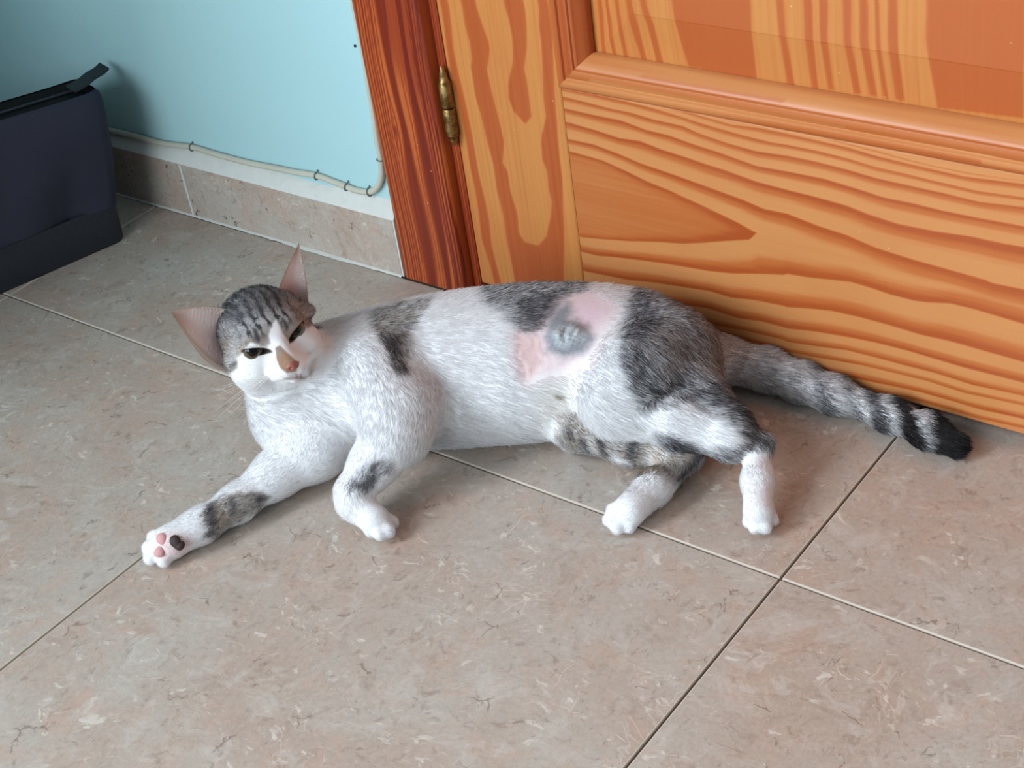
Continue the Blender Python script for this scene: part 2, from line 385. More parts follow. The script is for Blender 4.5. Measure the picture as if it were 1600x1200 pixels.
PANEL_BANDS = [[(-285.0, 316.0), (-284.6, 296.2), (-285.6, 264.3), (-282.3, 260.9), (-280.2, 296.8), (-281.1, 316.5)], [(-277.1, 317.0), (-275.8, 291.1), (-274.9, 262.1), (-271.7, 262.6), (-271.5, 291.8), (-273.9, 317.4)], [(-266.3, 318.4), (-265.0, 292.7), (-264.9, 261.0), (-261.2, 261.6), (-260.6, 293.3), (-262.4, 318.9)], [(-253.5, 320.0), (-251.3, 294.6), (-246.9, 262.6), (-242.6, 263.2), (-245.0, 295.5), (-248.6, 320.6)], [(-240.9, 321.6), (-235.8, 296.7), (-232.7, 263.5), (-227.2, 263.1), (-229.5, 297.6), (-236.1, 322.2)], [(-210.1, 325.5), (-208.2, 300.6), (-203.0, 264.5), (-142.3, 262.0), (-140.9, 304.2), (-140.0, 334.4)], [(-119.0, 337.1), (-117.6, 307.5), (-115.6, 261.6), (-110.0, 261.3), (-112.1, 308.3), (-112.9, 337.9)], [(-96.0, 340.0), (-96.2, 310.6), (-94.4, 263.9), (-89.5, 263.6), (-89.6, 311.5), (-89.5, 340.8)], [(-83.6, 341.6), (-83.6, 312.4), (-80.9, 265.0), (-76.7, 264.6), (-77.9, 313.2), (-76.9, 342.4)], [(-64.4, 344.0), (-64.2, 309.5), (-59.9, 265.1), (-54.5, 266.0), (-58.9, 310.3), (-58.7, 344.7)], [(-52.4, 345.5), (-52.0, 311.3), (-46.9, 266.1), (-42.2, 265.8), (-46.2, 312.2), (-46.2, 346.3)], [(-40.6, 347.0), (-39.9, 313.1), (-36.7, 265.5), (-32.9, 265.0), (-36.5, 313.6), (-37.2, 347.5)], [(-30.0, 348.4), (-29.8, 314.6), (-26.5, 266.1), (-19.6, 266.2), (-23.6, 315.5), (-25.0, 349.0)], [(-1.7, 352.0), (-1.5, 318.7), (6.3, 265.0), (67.8, 268.2), (69.1, 318.5), (69.6, 361.0)]]
CABLE = [(-979.7, 77.8), (-954.7, 79.9), (-910.6, 80.8), (-868.2, 80.4), (-818.9, 85.1), (-782.3, 84.0), (-737.4, 83.6), (-693.1, 85.6), (-664.3, 86.9), (-634.6, 89.0), (-614.6, 87.1), (-595.0, 85.0), (-580.7, 83.6), (-562.9, 86.5), (-551.1, 95.6), (-544.0, 108.3), (-540.6, 126.1), (-540.4, 145.1), (-541.1, 171.8)]
CLIPS = [(-818.9, 85.1), (-635.0, 88.7), (-595.2, 84.9), (-564.3, 86.5), (-541.4, 127.1)]


def varnish(name, light, dark, deep, axis):
    """varnished pine: 'tone' on the mesh says how dark the growth ring is; fibres run along the axis"""
    N = Nodes(name)
    v = N.coords()
    t = N.attr('tone').outputs['Fac']
    sc = (4, 1, 320) if axis == 'x' else (320, 1, 4)
    fib, _ = N.noise(N.mapping(v, sc), 1.0, 4, 0.65)
    sc2 = (1.5, 1, 60) if axis == 'x' else (60, 1, 1.5)
    fib2, _ = N.noise(N.mapping(v, sc2, (3, 1, 5)), 1.0, 3, 0.6)
    tt = N.math('ADD', t, N.math('MULTIPLY', N.math('SUBTRACT', fib, 0.5), 0.42), clamp=True)
    tt = N.math('ADD', tt, N.math('MULTIPLY', N.math('SUBTRACT', fib2, 0.5), 0.22), clamp=True)
    col = N.mix(N.step(tt, 0.0, 0.62), light, dark)
    col = N.mix(N.step(tt, 0.62, 1.0), col, deep)
    cl, _ = N.noise(v, 9.0, 2)
    col = N.mix(N.step(cl, 0.35, 0.7, 0.0, 0.16), col, dark)
    # tiny pale dust specks in the varnish
    vor = N.n('ShaderNodeTexVoronoi'); vor.inputs['Scale'].default_value = 85.0
    N.l(v, vor.inputs['Vector'])
    sep = N.n('ShaderNodeSeparateColor'); N.l(vor.outputs['Color'], sep.inputs[0])
    speck = N.math('MULTIPLY', N.step(vor.outputs['Distance'], 0.035, 0.06, 1, 0), N.math('GREATER_THAN', sep.outputs[0], 0.93))
    col = N.mix(N.math('MULTIPLY', speck, 0.75), col, srgb(235, 200, 165))
    N.bump(N.math('MULTIPLY_ADD', fib, 0.5, t), 0.00012, 0.5)
    return N.done(col, 0.40, spec=0.38, coat=0.12, coat_rough=0.2)

M_PINE_H = varnish('varnished_pine_rail', srgb(198, 132, 78), srgb(181, 98, 47), srgb(164, 75, 32), 'x')
M_PINE_V = varnish('varnished_pine_stile', srgb(200, 134, 70), srgb(176, 88, 40), srgb(158, 68, 28), 'z')
M_PINE_C = varnish('varnished_pine_casing', srgb(190, 98, 46), srgb(146, 56, 25), srgb(108, 30, 12), 'z')

def in_poly(px, pz, poly):
    inside = np.zeros(px.shape, bool)
    dmin = np.full(px.shape, 1e9)
    n = len(poly)
    for i in range(n):
        x0, z0 = poly[i]; x1, z1 = poly[(i + 1) % n]
        if z0 != z1:
            c = (z0 > pz) != (z1 > pz)
            xi = (x1 - x0) * (pz - z0) / (z1 - z0) + x0
            inside ^= c & (px < xi)
        ex, ez = x1 - x0, z1 - z0
        L = ex * ex + ez * ez + 1e-12
        t = np.clip(((px - x0) * ex + (pz - z0) * ez) / L, 0, 1)
        dmin = np.minimum(dmin, np.hypot(px - x0 - t * ex, pz - z0 - t * ez))
    return np.where(inside, dmin, -dmin)

def sstep(v, lo, hi):
    t = np.clip((v - lo) / (hi - lo), 0, 1)
    return t * t * (3 - 2 * t)

def wobble(x, z, fx, fz, seed):
    r = np.random.RandomState(seed)
    s = 0
    for k in range(6):
        ax, az, ph = r.uniform(.5, 1.6) * fx, r.uniform(.5, 1.6) * fz, r.uniform(0, 6.28)
        s = s + np.sin(x * ax + z * az + ph)
    return s / 6

def tone_rail(x, z):
    """cathedral grain: rings open around a tongue that points along the rail"""
    X, Z = x * 1000, z * 1000
    up = np.array([np.interp(X, *np.array(l).T) + np.where(X > l[-1][0], (X - l[-1][0]) * -0.10, 0) + np.where(X < l[0][0], 0, 0) for l in RAIL_UP[1:]])
    dn = np.array([np.interp(X, *np.array(l).T) + np.where(X > l[-1][0], (X - l[-1][0]) * -0.02, 0) for l in RAIL_DOWN[1:]])
    t0 = np.array(RAIL_UP[0]); b0 = np.array(sorted(RAIL_DOWN[0]))
    tip = t0[-1][0]
    tu = np.interp(X, *t0.T); tb = np.interp(X, *b0.T)
    after = X > tip
    mid = (up[0] + dn[0]) / 2
    k = np.clip((X - tip) / 60, 0, 1)
    midz = np.where(after, t0[-1][1] * (1 - k) + mid * k, (tu + tb) / 2)
    phi = np.zeros_like(X)
    gap = np.full(X.shape, 9.0)
    reg = np.zeros(X.shape)
    # above
    for i in range(len(up) + 1):
        lo = tu if i == 0 else up[i - 1]
        hi = up[i] if i < len(up) else up[-1] + 9
        lo2 = np.where(after, midz, lo) if i == 0 else lo
        f = (Z - lo2) / np.maximum(hi - lo2, .3)
        m = (Z >= lo2) & (Z < hi)
        phi = np.where(m, i + f, phi); gap = np.where(m, hi - Z, gap)
    for i in range(len(dn) + 1):
        hi = tb if i == 0 else dn[i - 1]
        lo = dn[i] if i < len(dn) else dn[-1] - 9
        hi2 = np.where(after, midz, hi) if i == 0 else hi
        f = (hi2 - Z) / np.maximum(hi2 - lo, .3)
        m = (Z <= hi2) & (Z > lo)
        phi = np.where(m, i + f, phi); gap = np.where(m, Z - lo, gap)
    fr = phi - np.floor(phi)
    start = np.where(after & (phi < 1), np.clip((X - tip) / 190, 0, 1) * 0.55, 0)
    fr = start + (1 - start) * fr
    tone = 0.88 * sstep(fr, 0.34, 0.92) ** 1.2 * sstep(gap, 0.0, 1.5) + 0.10 * fr
    # inside the tongue
    inside = (~after) & (Z < tu) & (Z > tb)
    d = np.minimum(tu - Z, (Z - tb)) / 14.0
    near = np.clip((X - (tip - 150)) / 150, 0, 1)
    ton2 = 0.42 + 0.52 * (1 - sstep(d, 0.05, 0.45 + near)) + 0.10 * near
    edge = np.where(inside, sstep(np.minimum(tu - Z, Z - tb), 0.0, 1.6), 0)
    return np.where(inside, np.clip(ton2, 0, 0.95) * edge + 0.1 * (1 - edge), tone)

def tone_bands(bands, soft, base=0.12, dark=0.78):
    def f(x, z):
        lim = 304 + (x + 0.31) * 125          # above this the bands run on straight
        over = np.maximum(z * 1000 - lim, 0) / 1000
        X, Z = x * 1000 + 0.8 * wobble(x, z, 200, 70, 3) + 5 * np.sin(over * 7) + 2 * np.sin(over * 17), np.minimum(z * 1000, lim)
        t = np.full(X.shape, base)
        for b in bands:
            s = in_poly(X, Z, b)
            t = np.maximum(t, base + (dark - base) * sstep(s, -soft, soft))
        return t + 0.06 * wobble(x, z, 900, 20, 8)
    return f

def tone_casing(x, z):
    u = (x + 0.5345) * 1000 * 67 / 81
    # lines swerve round a small knot
    ku, kz = 22.5, 165.0
    Z = z * 1000
    g = np.exp(-((Z - kz) / 26) ** 2)
    u2 = u - g * np.sign(u - ku) * 3.2 * np.exp(-np.abs(u - ku) / 7) - 1.3 * np.sin(z * 19 + 0.5) - 0.5 * np.sin(z * 47)
    t = np.full(u.shape, 0.15)
    for c, w_, a in ((2.0, 1.0, .8), (6.2, 1.1, .75), (9.4, .8, .6), (12.4, .9, .8), (15.2, .8, .7), (17.6, .8, .75), (20.2, .9, .7), (23.5, .8, .6),
                     (31.5, 5.2, .85), (41.0, .7, .5), (44.0, .7, .5), (49.0, 4.4, .9), (56.2, .9, .8), (58.8, 1.4, .95), (62.0, .8, .9), (64.6, .9, .95)):
        ww = w_ * (1 + 0.35 * np.sin(z * 23 + c))
        t = np.maximum(t, 0.15 + (a * 1.08 - 0.15) * (1 - sstep(np.abs(u2 - c), ww * 0.55, ww * 1.35)))
    k = np.hypot((u - ku) / 2.6, (Z - kz) / 9)
    t = np.maximum(t, 0.85 * (1 - sstep(k, 0.3, 1.1)))
    # broad reddish heartwood, showing more towards the foot of this board
    t = np.maximum(t, 0.55 * sstep(u2, 24, 34) * sstep(np.sin(z * 14 + 2.4 + u2 * .03), -0.2, 0.9))
    return t

def tone_plain(seed, fx, fz):
    def f(x, z):
        return np.clip(0.35 + 0.9 * wobble(x, z, fx, fz, seed), 0, 0.95)
    return f

def board(name, x0, x1, y0, z0, z1, thick, mat, tone, parent, step=0.0012, zfine=0.37, xfine=0.12, edge=0.0008, yfun=None):
    """a plank: fine front grid carrying the grain, plus back and sides"""
    def axis(a, b, lim):
        if b <= lim:
            return np.linspace(a, b, max(2, int((b - a) / step) + 1))
        f = np.arange(a, lim, step) if lim > a else np.array([a])
        return np.concatenate([f, np.linspace(max(lim, a + step), b, max(2, int((b - lim) / 0.02)))])
    xs, zs = axis(x0, x1, xfine), axis(z0, z1, zfine)
    gx, gz = np.meshgrid(xs, zs)
    t = tone(gx, gz)
    gy = np.full(gx.shape, y0)
    if yfun is not None:
        gy = y0 + yfun(gx, gz)
    gy[0] += edge; gy[-1] += edge; gy[:, 0] += edge; gy[:, -1] += edge
    nz, nx = gx.shape
    V = np.stack([gx, gy, gz], -1).reshape(-1, 3)
    idx = np.arange(nz * nx).reshape(nz, nx)
    Q = np.stack([idx[:-1, :-1], idx[:-1, 1:], idx[1:, 1:], idx[1:, :-1]], -1).reshape(-1, 4)
    base_n = len(V)
    back = np.array([(x0, y0 + thick, z0), (x1, y0 + thick, z0), (x1, y0 + thick, z1), (x0, y0 + thick, z1)])
    V = np.vstack([V, back])
    B = [base_n + k for k in range(4)]
    faces = [tuple(q) for q in Q.tolist()]
    faces.append((B[3], B[2], B[1], B[0]))
    faces.append(tuple(idx[0, ::-1].tolist()) + (B[0], B[1]))
    faces.append(tuple(idx[-1, :].tolist()) + (B[2], B[3]))
    faces.append(tuple(idx[:, 0].tolist()) + (B[3], B[0]))
    faces.append(tuple(idx[::-1, -1].tolist()) + (B[1], B[2]))
    me = bpy.data.meshes.new(name)
    me.from_pydata(V.tolist(), [], faces)
    at = me.attributes.new('tone', 'FLOAT', 'POINT')
    at.data.foreach_set('value', np.concatenate([t.reshape(-1), np.full(4, 0.5)]).astype(np.float32))
    me.update()
    return obj(name, me, mat, parent)

# casing (frame of the door)
def round_foot(gx, gz):
    d = np.maximum(0, 0.006 - (gx + 0.5345)) / 0.006
    e = np.maximum(0, 0.005 - (-0.4535 - gx)) / 0.005
    return 0.004 * d ** 2 + 0.004 * e ** 2
CASE_L, CASE_R = -0.5345, -0.4535
S_L, S_R = -0.4438, -0.3205
casing = board('trim_1', CASE_L, CASE_R, CASE_Y, 0.0004, 2.07, 0.05, M_PINE_C, tone_casing, None, step=0.0009, yfun=round_foot)
tag(casing, 'dark reddish pine door casing with straight grain beside the aqua wall', kind='structure')
jamb = board('trim_4', CASE_R - 0.002, S_L - 0.0006, DOOR_Y - 0.0012, 0.0004, 2.07, 0.045, M_PINE_C, lambda x, z: np.clip(0.62 + 0.4 * np.sin((x + 0.45) * 1900 + 0.6 * np.sin(z * 13)) + 0.1 * np.sin(z * 31), 0, 0.95), None)
tag(jamb, 'narrow dark pine jamb strip between the casing and the hinged door', kind='structure')
c2 = board('trim_2', 0.360, 0.428, CASE_Y, 0.0004, 2.07, 0.05, M_PINE_C, tone_plain(5, 300, 3), None, step=0.006)
tag(c2, 'pine door casing on the latch side of the door', kind='structure')
c3 = board('trim_3', CASE_L, 0.428, CASE_Y, 2.07, 2.14, 0.05, M_PINE_C, tone_plain(7, 3, 300), None, step=0.01)
tag(c3, 'pine door casing across the top of the door', kind='structure')

door = empty('door_1', (-0.1, DOOR_Y, 0.0))
tag(door, 'varnished orange pine panelled door with brass hinge', kind='structure')
R_R = 0.215
board('stile', S_L, S_R, DOOR_Y, 0.010, 2.05, 0.038, M_PINE_V, tone_bands(STILE_BANDS, 1.7, 0.18, 0.74), door)
board('rail', S_R + 0.0004, R_R, DOOR_Y, 0.011, 0.2330, 0.038, M_PINE_H, tone_rail, door, step=0.0009)
board('stile', R_R + 0.0004, 0.358, DOOR_Y, 0.010, 2.05, 0.038, M_PINE_V, tone_plain(9, 120, 4), door, step=0.004)
board('rail', S_R + 0.0004, R_R, DOOR_Y, 1.90, 2.05, 0.038, M_PINE_H, tone_plain(2, 4, 200), door, step=0.006)
# raised panel: flat field with a sloping border
P0, P1, PZ0, PZ1 = -0.300, 0.198, 0.252, 1.90
def panel_y(gx, gz):
    d = np.minimum(np.minimum(gx + 0.300, 0.198 - gx), gz - 0.252)
    return np.where(d < 0.052, 0.0098 + np.clip((0.052 - d) / 0.052, 0, 1) * 0.0085, 0.0095)
board('panel', P0, P1, DOOR_Y, PZ0, PZ1, 0.030, M_PINE_V, tone_bands(PANEL_BANDS, 1.7, 0.20, 0.62), door, yfun=panel_y)
# moulding round the panel: profile (distance inwards, forward height)
PROF = ((0.0000, -0.0010), (0.0006, 0.0008), (0.0018, 0.0022), (0.0050, 0.0032), (0.0082, 0.0027), (0.0094, 0.0010), (0.0104, 0.0009), (0.0116, 0.0020), (0.0160, 0.0028), (0.0186, 0.0020),
        (0.0194, 0.0002), (0.0204, 0.0000), (0.0220, -0.0012), (0.0255, -0.0044), (0.0285, -0.0088), (0.0300, -0.0110), (0.0300, -0.0160))
def moulding(kind, tone, mat, n):
    """kind 'h': along the foot of the panel, 'v': up its hinge side; mitred where they meet"""
    cx, cz = -0.3225, 0.2335
    V, T, F = [], [], []
    for i in range(n + 1):
        s = i / n
        for d, h in PROF:
            if kind == 'h':
                x = cx + d + s * (R_R + 0.0 - d - (cx + d)); z = cz + d
            else:
                x = cx + d if kind == 'v' else R_R - d; z = cz + d + s * (1.90 - cz - d) if i else cz + d
                if i:
                    z = max(z, cz + d)
            V.append((x, DOOR_Y - h, z)); T.append(tone(x, z, d))
    m = len(PROF)
    for i in range(n):
        for k in range(m - 1):
            q = (i * m + k, (i + 1) * m + k, (i + 1) * m + k + 1, i * m + k + 1)
            F.append(q if kind != 'v' else q[::-1])
    me = bpy.data.meshes.new('moulding')
    me.from_pydata(V, [], F)
    at = me.attributes.new('tone', 'FLOAT', 'POINT')
    at.data.foreach_set('value', np.array(T, np.float32))
    me.update()
    o = obj('moulding', me, mat, door)
    smooth(o, 38)
    return o
def tone_mh(x, z, d):
    a = 0.18 + 0.10 * math.sin(x * 21 + d * 300)
    q = d * 1000 + 1.2 * math.sin(x * 9)
    if q < 5.5:
        a = 0.30 + 0.45 * (1 / (1 + math.exp(-(math.sin(x * 8.0 + 1.2) - 0.1) * 6)))
    elif 11 < q < 21:
        a = 0.5
    return a
def tone_mv(x, z, d):
    return 0.30 if d < 0.004 else (0.72 + 0.2 * math.sin(d * 900))
moulding('h', tone_mh, M_PINE_H, 160)
moulding('v', tone_mv, M_PINE_V, 120)
moulding('r', tone_mv, M_PINE_V, 120)

# hinge
def brass():
    N = Nodes('aged_brass')
    v = N.coords()
    a, _ = N.noise(v, 140.0, 4, 0.65)
    col = N.mix(N.step(a, 0.35, 0.7), srgb(120, 92, 50), srgb(176, 146, 92))
    N.bump(a, 0.0002, 0.4)
    return N.done(col, N.step(a, 0.3, 0.7, 0.30, 0.55), 0.85, 0.5)
M_BRASS = brass()
M_DARK = plain('dark_gap', srgb(34, 22, 16), 0.9, spec=0.1)
hz0, hz1 = 0.158, 0.2365
HX, HY = -0.4445, DOOR_Y - 0.0060
hinge = empty('hinge', (HX, HY, hz0))
hinge.parent = door
hinge.matrix_parent_inverse = door.matrix_world.inverted()
r = 0.0056
mid = 0.1965
smooth(obj('barrel', lathe_bm(((r * .9, mid + .0006), (r, mid + .0014), (r, hz1 - .0185), (r * .9, hz1 - .0175)), (HX, HY), 22), M_BRASS, hinge), 40)
smooth(obj('barrel', lathe_bm(((r * .9, hz0 + .0135), (r, hz0 + .0145), (r, mid - .0016), (r * .9, mid - .0008)), (HX, HY), 22), M_BRASS, hinge), 40)
smooth(obj('pin', lathe_bm(((r * .8, mid - .004), (r * .8, mid + .004)), (HX, HY), 18), M_DARK, hinge), 40)
top = ((r * .8, hz1 - .018), (r * 1.02, hz1 - .0172), (r * .86, hz1 - .0158), (r * .98, hz1 - .0150), (r * .72, hz1 - .0130), (r * .62, hz1 - .0090), (r * .66, hz1 - .0080), (r * .42, hz1 - .0050), (r * .30, hz1 - .0015), (r * .10, hz1))
smooth(obj('finial', lathe_bm(top, (HX, HY), 20), M_BRASS, hinge), 40)
bot = [(q, hz0 + (hz1 - z) * .80) for q, z in top][::-1]
smooth(obj('finial', lathe_bm(bot, (HX, HY), 20), M_BRASS, hinge), 40)
obj('hinge_leaf', box_bm(HX - 0.0008, HX + 0.0035, HY + 0.002, DOOR_Y + 0.004, hz0 + .010, hz1 - .016), M_BRASS, hinge)

# ------------------------------------------------------------------ cable with clips
M_CABLE = plain('cream_cable', srgb(196, 192, 176), 0.55, spec=0.35, vary=0.05, scale=40)
M_CLIP = plain('grey_clip', srgb(120, 126, 120), 0.5, spec=0.4, vary=0.1, scale=80)
pts = [(x / 1000, WALL_Y - 0.0035, z / 1000) for x, z in CABLE]
pts = [(-1.159, WALL_Y - 0.0035, 0.0745), (-1.08, WALL_Y - 0.0035, 0.0765)] + pts
pts = pts[:-1] + [(-0.5375, WALL_Y - 0.0035, 0.20), (-0.5362, WALL_Y - 0.0033, 0.30), (-0.5360, WALL_Y - 0.0033, 0.80), (-0.5360, WALL_Y - 0.0033, 2.1)]
path = catmull(pts, 8)
cable = empty('wall_cable', (-0.80, WALL_Y - 0.0035, 0.08))
tag(cable, 'cream cable clipped along the aqua wall above the skirting', 'cable')
smooth(obj('cord', tube_bm(path, 0.0032, 12), M_CABLE, cable))
for x, z in CLIPS:
    x /= 1000; z /= 1000
    up = z > 0.1
    d = path - np.array((x, WALL_Y - 0.0035, z)); i = int(np.argmin((d ** 2).sum(1)))
    c = path[i]; t = Vector(path[min(i + 1, len(path) - 1)] - path[max(i - 1, 0)]).normalized()
    side = Vector((0, -1, 0)); nrm = t.cross(side).normalized()
    loop = [Vector(c) + (nrm * math.cos(a) + side * math.sin(a)) * 0.0040 for a in np.linspace(-0.5, math.pi + 0.25, 14)]
    loop.append(Vector(c) + nrm * -0.0052 + side * -0.003)
    smooth(obj('cable_clip', tube_bm([tuple(p) for p in loop], 0.00075, 7), M_CLIP, cable))
nail = obj('wall_nail', lathe_bm(((0.0004, -0.010), (0.0004, 0.0008), (0.0011, 0.0010), (0.0013, 0.0016), (0.0008, 0.0022)), (0, 0), 12), M_DARK)
nail.rotation_euler = (math.pi / 2, 0, 0)
nail.location = (-0.5479, WALL_Y, 0.2389)
tag(nail, 'tiny dark nail head in the aqua wall beside the casing', 'nail')

# ------------------------------------------------------------------ bag
def fabric(name, a, b, sc, bmp, rough):
    N = Nodes(name)
    v = N.coords()
    w1 = N.n('ShaderNodeTexWave', bands_direction='Z'); w1.inputs['Scale'].default_value = sc
    w2 = N.n('ShaderNodeTexWave', bands_direction='Y'); w2.inputs['Scale'].default_value = sc
    N.l(v, w1.inputs[0]); N.l(v, w2.inputs[0])
    wv = N.math('MULTIPLY', w1.outputs['Fac'], w2.outputs['Fac'])
    f, _ = N.noise(v, 12.0, 4)
    N.bump(wv, bmp, 0.5)
    return N.done(N.mix(N.math('MULTIPLY_ADD', wv, 0.3, N.math('MULTIPLY', f, 0.7)), a, b), rough, spec=0.25)
M_CLOTH = fabric('dark_canvas', srgb(44, 45, 58), srgb(56, 57, 72), 420.0, 0.0003, 0.8)
M_LEATHER = plain('black_leatherette', srgb(40, 46, 54), 0.5, spec=0.4, vary=0.1, scale=160, bump=0.0004)
M_ZIP = plain('black_zip_tape', srgb(16, 16, 19), 0.7, spec=0.2, vary=0.1, scale=200)

E1 = Vector((-0.267, -0.9637, 0)); EN = Vector((0.9637, -0.267, 0))
BO = Vector((-0.8711, 0.1402, 0))
def bagp(s, t, z):
    return BO + E1 * s + EN * t + Vector((0, 0, z))
def bag_ring(z, s0, s1, tf, tb, rr, n=7):
    """rounded rectangle in plan; s along the front, t forwards"""
    out = []
    for cs, ct, a0 in ((s0 + rr, tf - rr, 90), (s0 + rr, tb + rr, 180), (s1 - rr, tb + rr, 270), (s1 - rr, tf - rr, 0)):
        for k in range(n):
            a = math.radians(a0 + 90 * k / (n - 1))
            out.append((cs + rr * math.cos(a), ct + rr * math.sin(a), z))
    return out
def loft(name, rings, mat, parent, close_bottom=True, close_top=False, fn=None):
    bm = bmesh.new()
    R_ = []
    for ring in rings:
        # subdivide the straight runs so the cloth can sag
        pts_ = []
        for i in range(len(ring)):
            a, b = Vector(ring[i]), Vector(ring[(i + 1) % len(ring)])
            m = 18 if i % 7 == 6 else 1
            for k in range(m):
                p = a.lerp(b, k / m)
                if fn: p = fn(p)
                pts_.append(bm.verts.new(bagp(*p)))
        R_.append(pts_)
    for a, b in zip(R_, R_[1:]):
        for j in range(len(a)):
            bm.faces.new((a[j], a[(j + 1) % len(a)], b[(j + 1) % len(a)], b[j]))
    if close_bottom: bm.faces.new(R_[0][::-1])
    if close_top: bm.faces.new(R_[-1])
    bmesh.ops.recalc_face_normals(bm, faces=bm.faces[:])
    return smooth(obj(name, bm, mat, parent), 50)
bag = empty('tote_bag', tuple(bagp(0.2, -0.08, 0)))
tag(bag, 'dark navy fabric tote bag with black leatherette base standing in the corner', 'bag')
def sag(p):
    s, t, z = p
    k = max(0.0, min(1.0, z / 0.18))
    z2 = z + 0.007 * k * k * min(1, max(0, s) / 0.10)
    dent = 0.006 * math.sin(s * 26 + 1.1) * math.sin(math.pi * k) + 0.004 * math.sin(s * 55 + z * 40) * math.sin(math.pi * k)
    crease = -0.009 * math.exp(-((s - 0.028 - 0.04 * (1 - k)) / 0.014) ** 2) * math.sin(math.pi * min(1, k * 1.05))
    return (s, t + ((dent + crease) if t > -0.06 else 0), z2)
loft('base_band', [bag_ring(0.0, 0.002, 0.41, -0.002, -0.150, 0.012), bag_ring(0.003, 0.0, 0.412, 0.0, -0.152, 0.014), bag_ring(0.030, -0.001, 0.413, 0.001, -0.152, 0.014), bag_ring(0.0480, -0.002, 0.414, 0.002, -0.152, 0.014), bag_ring(0.0485, -0.001, 0.413, 0.0008, -0.151, 0.014)], M_LEATHER, bag)
loft('body', [bag_ring(0.046, -0.0015, 0.412, 0.0006, -0.151, 0.014), bag_ring(0.060, -0.004, 0.415, 0.003, -0.150, 0.016), bag_ring(0.085, -0.009, 0.418, 0.008, -0.146, 0.018), bag_ring(0.110, -0.013, 0.42, 0.013, -0.140, 0.018), bag_ring(0.135, -0.016, 0.42, 0.015, -0.110, 0.018), bag_ring(0.155, -0.018, 0.42, 0.014, -0.078, 0.016), bag_ring(0.168, -0.017, 0.42, 0.010, -0.052, 0.012), bag_ring(0.172, -0.014, 0.416, 0.004, -0.045, 0.010)], M_CLOTH, bag, fn=sag)
loft('zip_panel', [bag_ring(0.171, -0.013, 0.415, 0.003, -0.044, 0.009), bag_ring(0.1655, -0.006, 0.41, -0.006, -0.036, 0.007), bag_ring(0.1680, -0.004, 0.40, -0.016, -0.027, 0.004)], M_ZIP, bag, close_bottom=False, close_top=True, fn=sag)
# zip teeth line and the tab that sticks up at the end of the zip
zp = [bagp(s, -0.0215, 0.1692 + 0.007 * min(1, max(0, s) / 0.10)) for s in np.linspace(-0.008, 0.40, 40)]
smooth(obj('zip', tube_bm([tuple(p) for p in zp], 0.0016, 6), M_LEATHER, bag))
tabp = [(0.008, -0.012, 0.1758), (-0.008, -0.016, 0.1765), (-0.022, -0.028, 0.1750), (-0.036, -0.042, 0.1710), (-0.045, -0.052, 0.1690), (-0.050, -0.057, 0.1690)]
bm = bmesh.new(); rows = []
for i, p in enumerate(catmull(tabp, 5)):
    hw = 0.0105
    cpt = bagp(*p)
    j = min(i, 28)
    ring = []
    for a, b in ((-1, -1), (1, -1), (1, 1), (-1, 1)):
        ring.append(bm.verts.new(cpt + EN * a * hw + Vector((0, 0, 1)) * b * 0.0012 + E1 * b * 0.0008))
    rows.append(ring)
for a, b in zip(rows, rows[1:]):
    for k in range(4):
        bm.faces.new((a[k], a[(k + 1) % 4], b[(k + 1) % 4], b[k]))
bm.faces.new(rows[0][::-1]); bm.faces.new(rows[-1])
bmesh.ops.recalc_face_normals(bm, faces=bm.faces[:])
M_WEB = plain('grey_webbing', srgb(52, 58, 62), 0.8, spec=0.2, vary=0.15, scale=300, bump=0.0004)
obj('pull_tab', bm, M_WEB, bag)

# ================================================================== the cat
# The body is grown as one implicit surface (blended tapering bones) and meshed; coat colours
# are laid out on the side of the animal that lies uppermost.
HEAD_M = np.array([[-0.36825, 0.88854, -0.27367], [-0.92761, -0.37098, 0.0437], [-0.0627, 0.26995, 0.96083]])          # head axes: x to its right ear, y out of the face, z to the crown
HEAD_O = np.array((-0.41803, -0.06587, 0.12400))
PLANES = {k: np.array(v) for k, v in {'T': (-0.2637, 0.0460, 0.0854), 'FR': (-0.3855, -0.1657, 0.0385), 'FL': (-0.2995, -0.1037, 0.0585), 'HL': (-0.0816, 0.0522, 0.0713), 'HR': (-0.1379, 0.0356, 0.0385), 'H': (-0.4059, -0.0794, 0.1364), 'TA': (-0.0549, 0.1923, 0.0218)}.items()}
SIDE_X = np.array(CR); SIDE_Y = np.array(CU); SIDE_N = -np.array(CF)   # axes of the flank that faces up

def cone(a, b, part, k=0.012, zs=1.0):
    return dict(a=np.array(a[:3]), b=np.array(b[:3]), ra=a[3], rb=b[3], part=part, k=k, zs=zs)
def chain(pts, part, k, zs=1.0):
    return [cone(p, q, part, k if not isinstance(k, (list, tuple)) else k[i], zs) for i, (p, q) in enumerate(zip(pts, pts[1:]))]

FZ = 0.86
torso = [(-0.4169, -0.0244, 0.0480, 0.0484), (-0.3862, 0.0032, 0.0500, 0.0554), (-0.3498, 0.0362, 0.0510, 0.0580), (-0.3099, 0.0646, 0.0520, 0.0599), (-0.2696, 0.0916, 0.0520, 0.0597), (-0.2332, 0.1184, 0.0490, 0.0553), (-0.2038, 0.1387, 0.0440, 0.0489), (-0.1902, 0.1513, 0.0390, 0.0405)]
BONES = []
BONES += chain(torso, 'torso', 0.035, FZ)
BONES += [cone((-0.4205, -0.0526, 0.0440, 0.0341), (-0.4107, -0.0275, 0.0520, 0.0449), 'torso', 0.03)]
